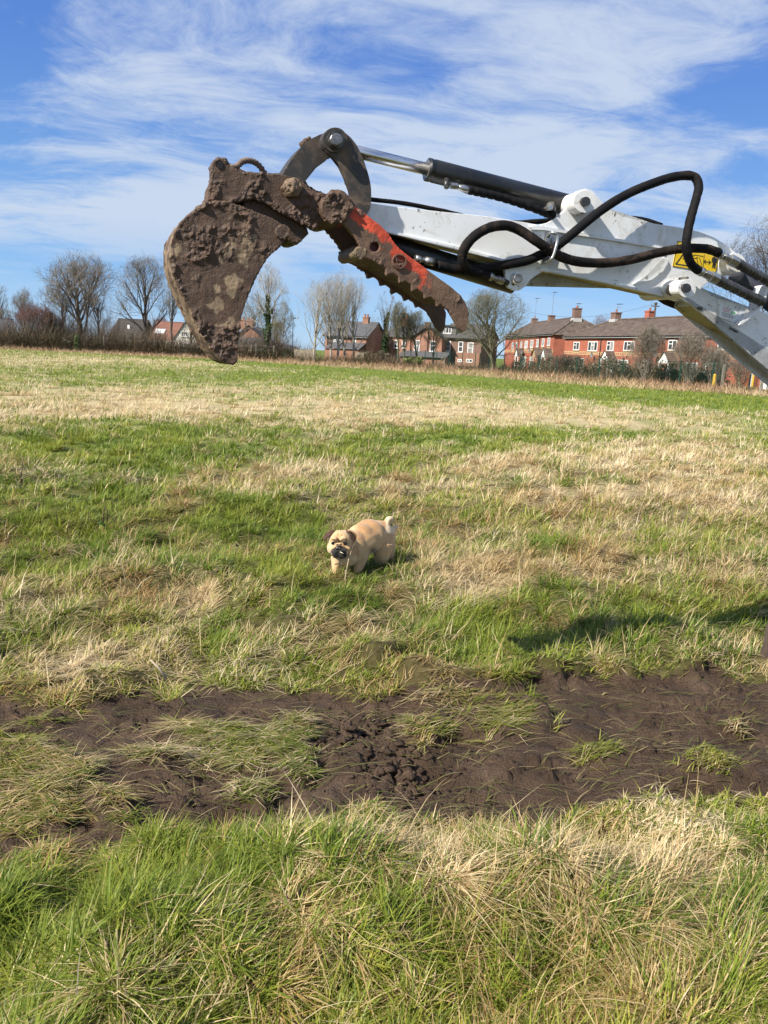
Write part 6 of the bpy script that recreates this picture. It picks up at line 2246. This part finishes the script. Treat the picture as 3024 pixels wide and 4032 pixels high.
bl = np.maximum(bl, sstep(.40, .75, eye))
bl = np.maximum(bl, .55 * sstep(.5, .9, patch(qx, qy, 495, 610, 34, 40)) * front)
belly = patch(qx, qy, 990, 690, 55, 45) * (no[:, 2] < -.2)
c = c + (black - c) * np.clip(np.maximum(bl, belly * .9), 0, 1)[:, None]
c = c * (.86 + .28 * fbm(qx * .05, qy * .05, 403, 3))[:, None]
a = me.attributes.new('col', 'FLOAT_COLOR', 'POINT')
cc = np.ones((n, 4), dtype=np.float32)
cc[:, :3] = c
a.data.foreach_set('color', cc.ravel())
m_fur, g = new_mat('short fawn fur')
ga = g.n('ShaderNodeAttribute', attribute_name='col')
gt = g.n('ShaderNodeTexCoord').outputs['Object']
mpf = g.n('ShaderNodeMapping', {'Vector': gt, 'Scale': (140, 140, 420)})
gn = g.n('ShaderNodeTexNoise', {'Vector': mpf.outputs[0], 'Scale': 1.0, 'Detail': 4.0})
gc = g.n('ShaderNodeMix', {0: .55, 6: ga.outputs[0]}, data_type='RGBA', blend_type='MULTIPLY')
g.t.links.new(g.ramp(gn.outputs[0], [(.3, (.6, .58, .55)), (.7, (1.25, 1.25, 1.25))]), gc.inputs[7])
gb = g.n('ShaderNodeBump', {'Height': gn.outputs[0], 'Strength': .6, 'Distance': .003})
gp = g.n('ShaderNodeBsdfPrincipled', {'Base Color': gc.outputs[2], 'Roughness': .7, 'Normal': gb.outputs[0]})
gp.inputs['Specular IOR Level'].default_value = .25
gp.inputs['Sheen Weight'].default_value = .25
finish(m_fur, g, gp.outputs[0])
me.materials.clear()
me.materials.append(m_fur)
me.polygons.foreach_set('use_smooth', np.ones(len(me.polygons), dtype=bool))
tag(dog, 'stocky fawn dog with black muzzle and curled tail standing in the grass', 'dog')

M_EAR = simple('dark brown ear fur', (.055, .028, .018), (.10, .05, .028), 60, .75, 0, .002, 200)
M_EAR2 = simple('fawn ear fur', (.45, .28, .14), (.34, .19, .09), 60, .75, 0, .002, 200)
M_EYE = simple('wet dark eye', (.008, .006, .005), (.012, .008, .006), 10, .05)
M_NOSE = simple('black nose', (.012, .011, .011), (.02, .018, .018), 60, .35, 0, .001, 300)


def ear(pts, mat, name='ear'):
    """folded flap: outline with depth, thickened and rounded"""
    bm = bmesh.new()
    P = [DP(x, y, Y) for x, y, Y in pts]
    bm_prism(bm, [P], Vector((.004, .012, -.002)))
    o = link(name, bm_mesh(name, bm), mat, dog)
    md = o.modifiers.new('r', 'REMESH')
    md.mode = 'VOXEL'
    md.voxel_size = .0035
    md = o.modifiers.new('s', 'SMOOTH')
    md.iterations = 3
    bake(o)
    o.data.polygons.foreach_set('use_smooth', np.ones(len(o.data.polygons), dtype=bool))
    o.data.materials.clear()
    o.data.materials.append(mat)
    return o


ear([(440, 395, 5.26), (395, 392, 5.25), (335, 415, 5.235), (285, 450, 5.225), (258, 500, 5.22), (268, 545, 5.215), (290, 552, 5.215), (310, 520, 5.215), (345, 500, 5.22), (385, 465, 5.23), (420, 430, 5.245)], M_EAR)
ear([(590, 405, 5.17), (620, 385, 5.175), (680, 400, 5.18), (735, 440, 5.19), (752, 480, 5.195), (735, 530, 5.185), (712, 575, 5.17), (690, 560, 5.165), (660, 510, 5.16), (630, 460, 5.16), (605, 435, 5.165)], M_EAR)
ear([(600, 395, 5.155), (640, 385, 5.155), (700, 410, 5.165), (752, 465, 5.175), (745, 520, 5.165), (722, 470, 5.16), (685, 430, 5.155), (640, 412, 5.15)], M_EAR2, 'ear_fold')
for x, y in ((410, 586), (588, 589)):
    bm = bmesh.new()
    bmesh.ops.create_uvsphere(bm, u_segments=16, v_segments=12, radius=.0125, matrix=Matrix.Translation(DP(x, y, 5.135 if x < 500 else 5.14)))
    link('eye', bm_mesh('eye', bm, True), M_EYE, dog)
bm = bmesh.new()
bmesh.ops.create_uvsphere(bm, u_segments=18, v_segments=12, radius=1, matrix=Matrix.Translation(DP(484, 655, 5.115)) @ Matrix.Diagonal((.021, .016, .014, 1)))
for x in (462, 507):
    bmesh.ops.create_uvsphere(bm, u_segments=12, v_segments=8, radius=1, matrix=Matrix.Translation(DP(x, 662, 5.108)) @ Matrix.Diagonal((.010, .010, .009, 1)))
link('nose', bm_mesh('nose', bm, True), M_NOSE, dog)
o = tube_part('grass_stalk', [DP(512, 712, 5.105), DP(540, 724, 5.10), DP(566, 740, 5.10)], [.0022, .0026, .0022], simple('pale straw', (.75, .68, .52), (.65, .56, .40), 40, .6), None, 6)
tag(o, 'short pale straw sticking out of the dog\'s black muzzle', 'straw')
o = tube_part('dark_strand', catmull([DP(470, 795, 5.15), DP(500, 815, 5.13), DP(514, 845, 5.12), DP(495, 880, 5.11), DP(435, 892, 5.10)], 4), .0035, simple('dark strand', (.016, .012, .010), (.03, .022, .018), 40, .8), None, 6)  # thin dark curved strand below the mouth
tag(o, 'thin dark curved strand hanging from the mouth of the dog', 'twig')

# ------------------------------------------------------------------ small things in the field
p = on_ground(3016, 2600)
bm = bmesh.new()
bm_prism(bm, [[(p.x - .022, p.y - .02, -.1), (p.x + .03, p.y - .025, -.1), (p.x + .028, p.y + .03, -.1), (p.x - .024, p.y + .028, -.1)]], Vector((.01, 0, .31)))
bm_prism(bm, [[(p.x - .01, p.y - .018, .212), (p.x + .036, p.y - .022, .212), (p.x + .034, p.y + .024, .212), (p.x - .012, p.y + .024, .212)]], Vector((.006, .004, .02)))
o = link('wooden_stake', bm_mesh('wooden_stake', bm), simple('muddy stake', (.05, .034, .025), (.08, .055, .04), 30, .9, 0, .004, 60))
tag(o, 'short muddy wooden stake in the grass at the right edge', 'stake')
M_DOCK = simple('dead dock stem', (.045, .026, .018), (.085, .05, .032), 20, .9)
for k, (stems, lb) in enumerate((([((70, 1905), (80, 1865), (112, 1873), (146, 1888)), ((84, 1930), (82, 1880), (90, 1815))], 'dark dead dock stems leaning over at the left edge of the grass'),
                                 ([((405, 2060), (408, 2030), (413, 1990)), ((420, 2062), (424, 2035), (420, 2000)), ((345, 2050), (348, 2015))], 'cluster of short dark dead stems left of the dog'))):
    base = on_ground(*stems[0][0])
    root = thing('dead_dock_plant', base, lb, 'dead plant', 'dead dock plants in the grass')
    for st in stems:
        b0 = on_ground(*st[0])
        pts = [at(q[0], q[1], b0.y - .03 * i) for i, q in enumerate(st)]
        pts[0].z = surf(np.array([pts[0].x]), np.array([pts[0].y]))[0] - .02
        tube_part('stem', pts, [.006] * (len(pts) - 1) + [.003], M_DOCK, root, 6)
    for q in range(5):
        aa = q * 1.3 + k
        v, t, c = blades(np.array([[base.x + .03 * math.cos(aa), base.y + .03 * math.sin(aa), surf(np.array([base.x]), np.array([base.y]))[0]]]), np.array([.20]), np.array([.05]), np.array([aa]), np.array([.7]), np.array([.8]),
                         np.array([[.07, .13, .03] if q % 2 else [.16, .15, .04]]), 5, tw=np.array([aa + 1.57]), wtip=.1)
        link('leaf', np_mesh('leaf', v, t, c), m_grass, root)
p0, p1 = on_ground(592, 2598, .12), on_ground(655, 2672, .03)
o = tube_part('dry_stalk', [p0, p0.lerp(p1, .5) + Vector((0, 0, .01)), p1], [.004, .006, .007], simple('grey dry stalk', (.42, .35, .26), (.30, .24, .17), 30, .8), None, 7)
tag(o, 'pale dead stalk lying at the upper edge of the muddy track', 'stalk')
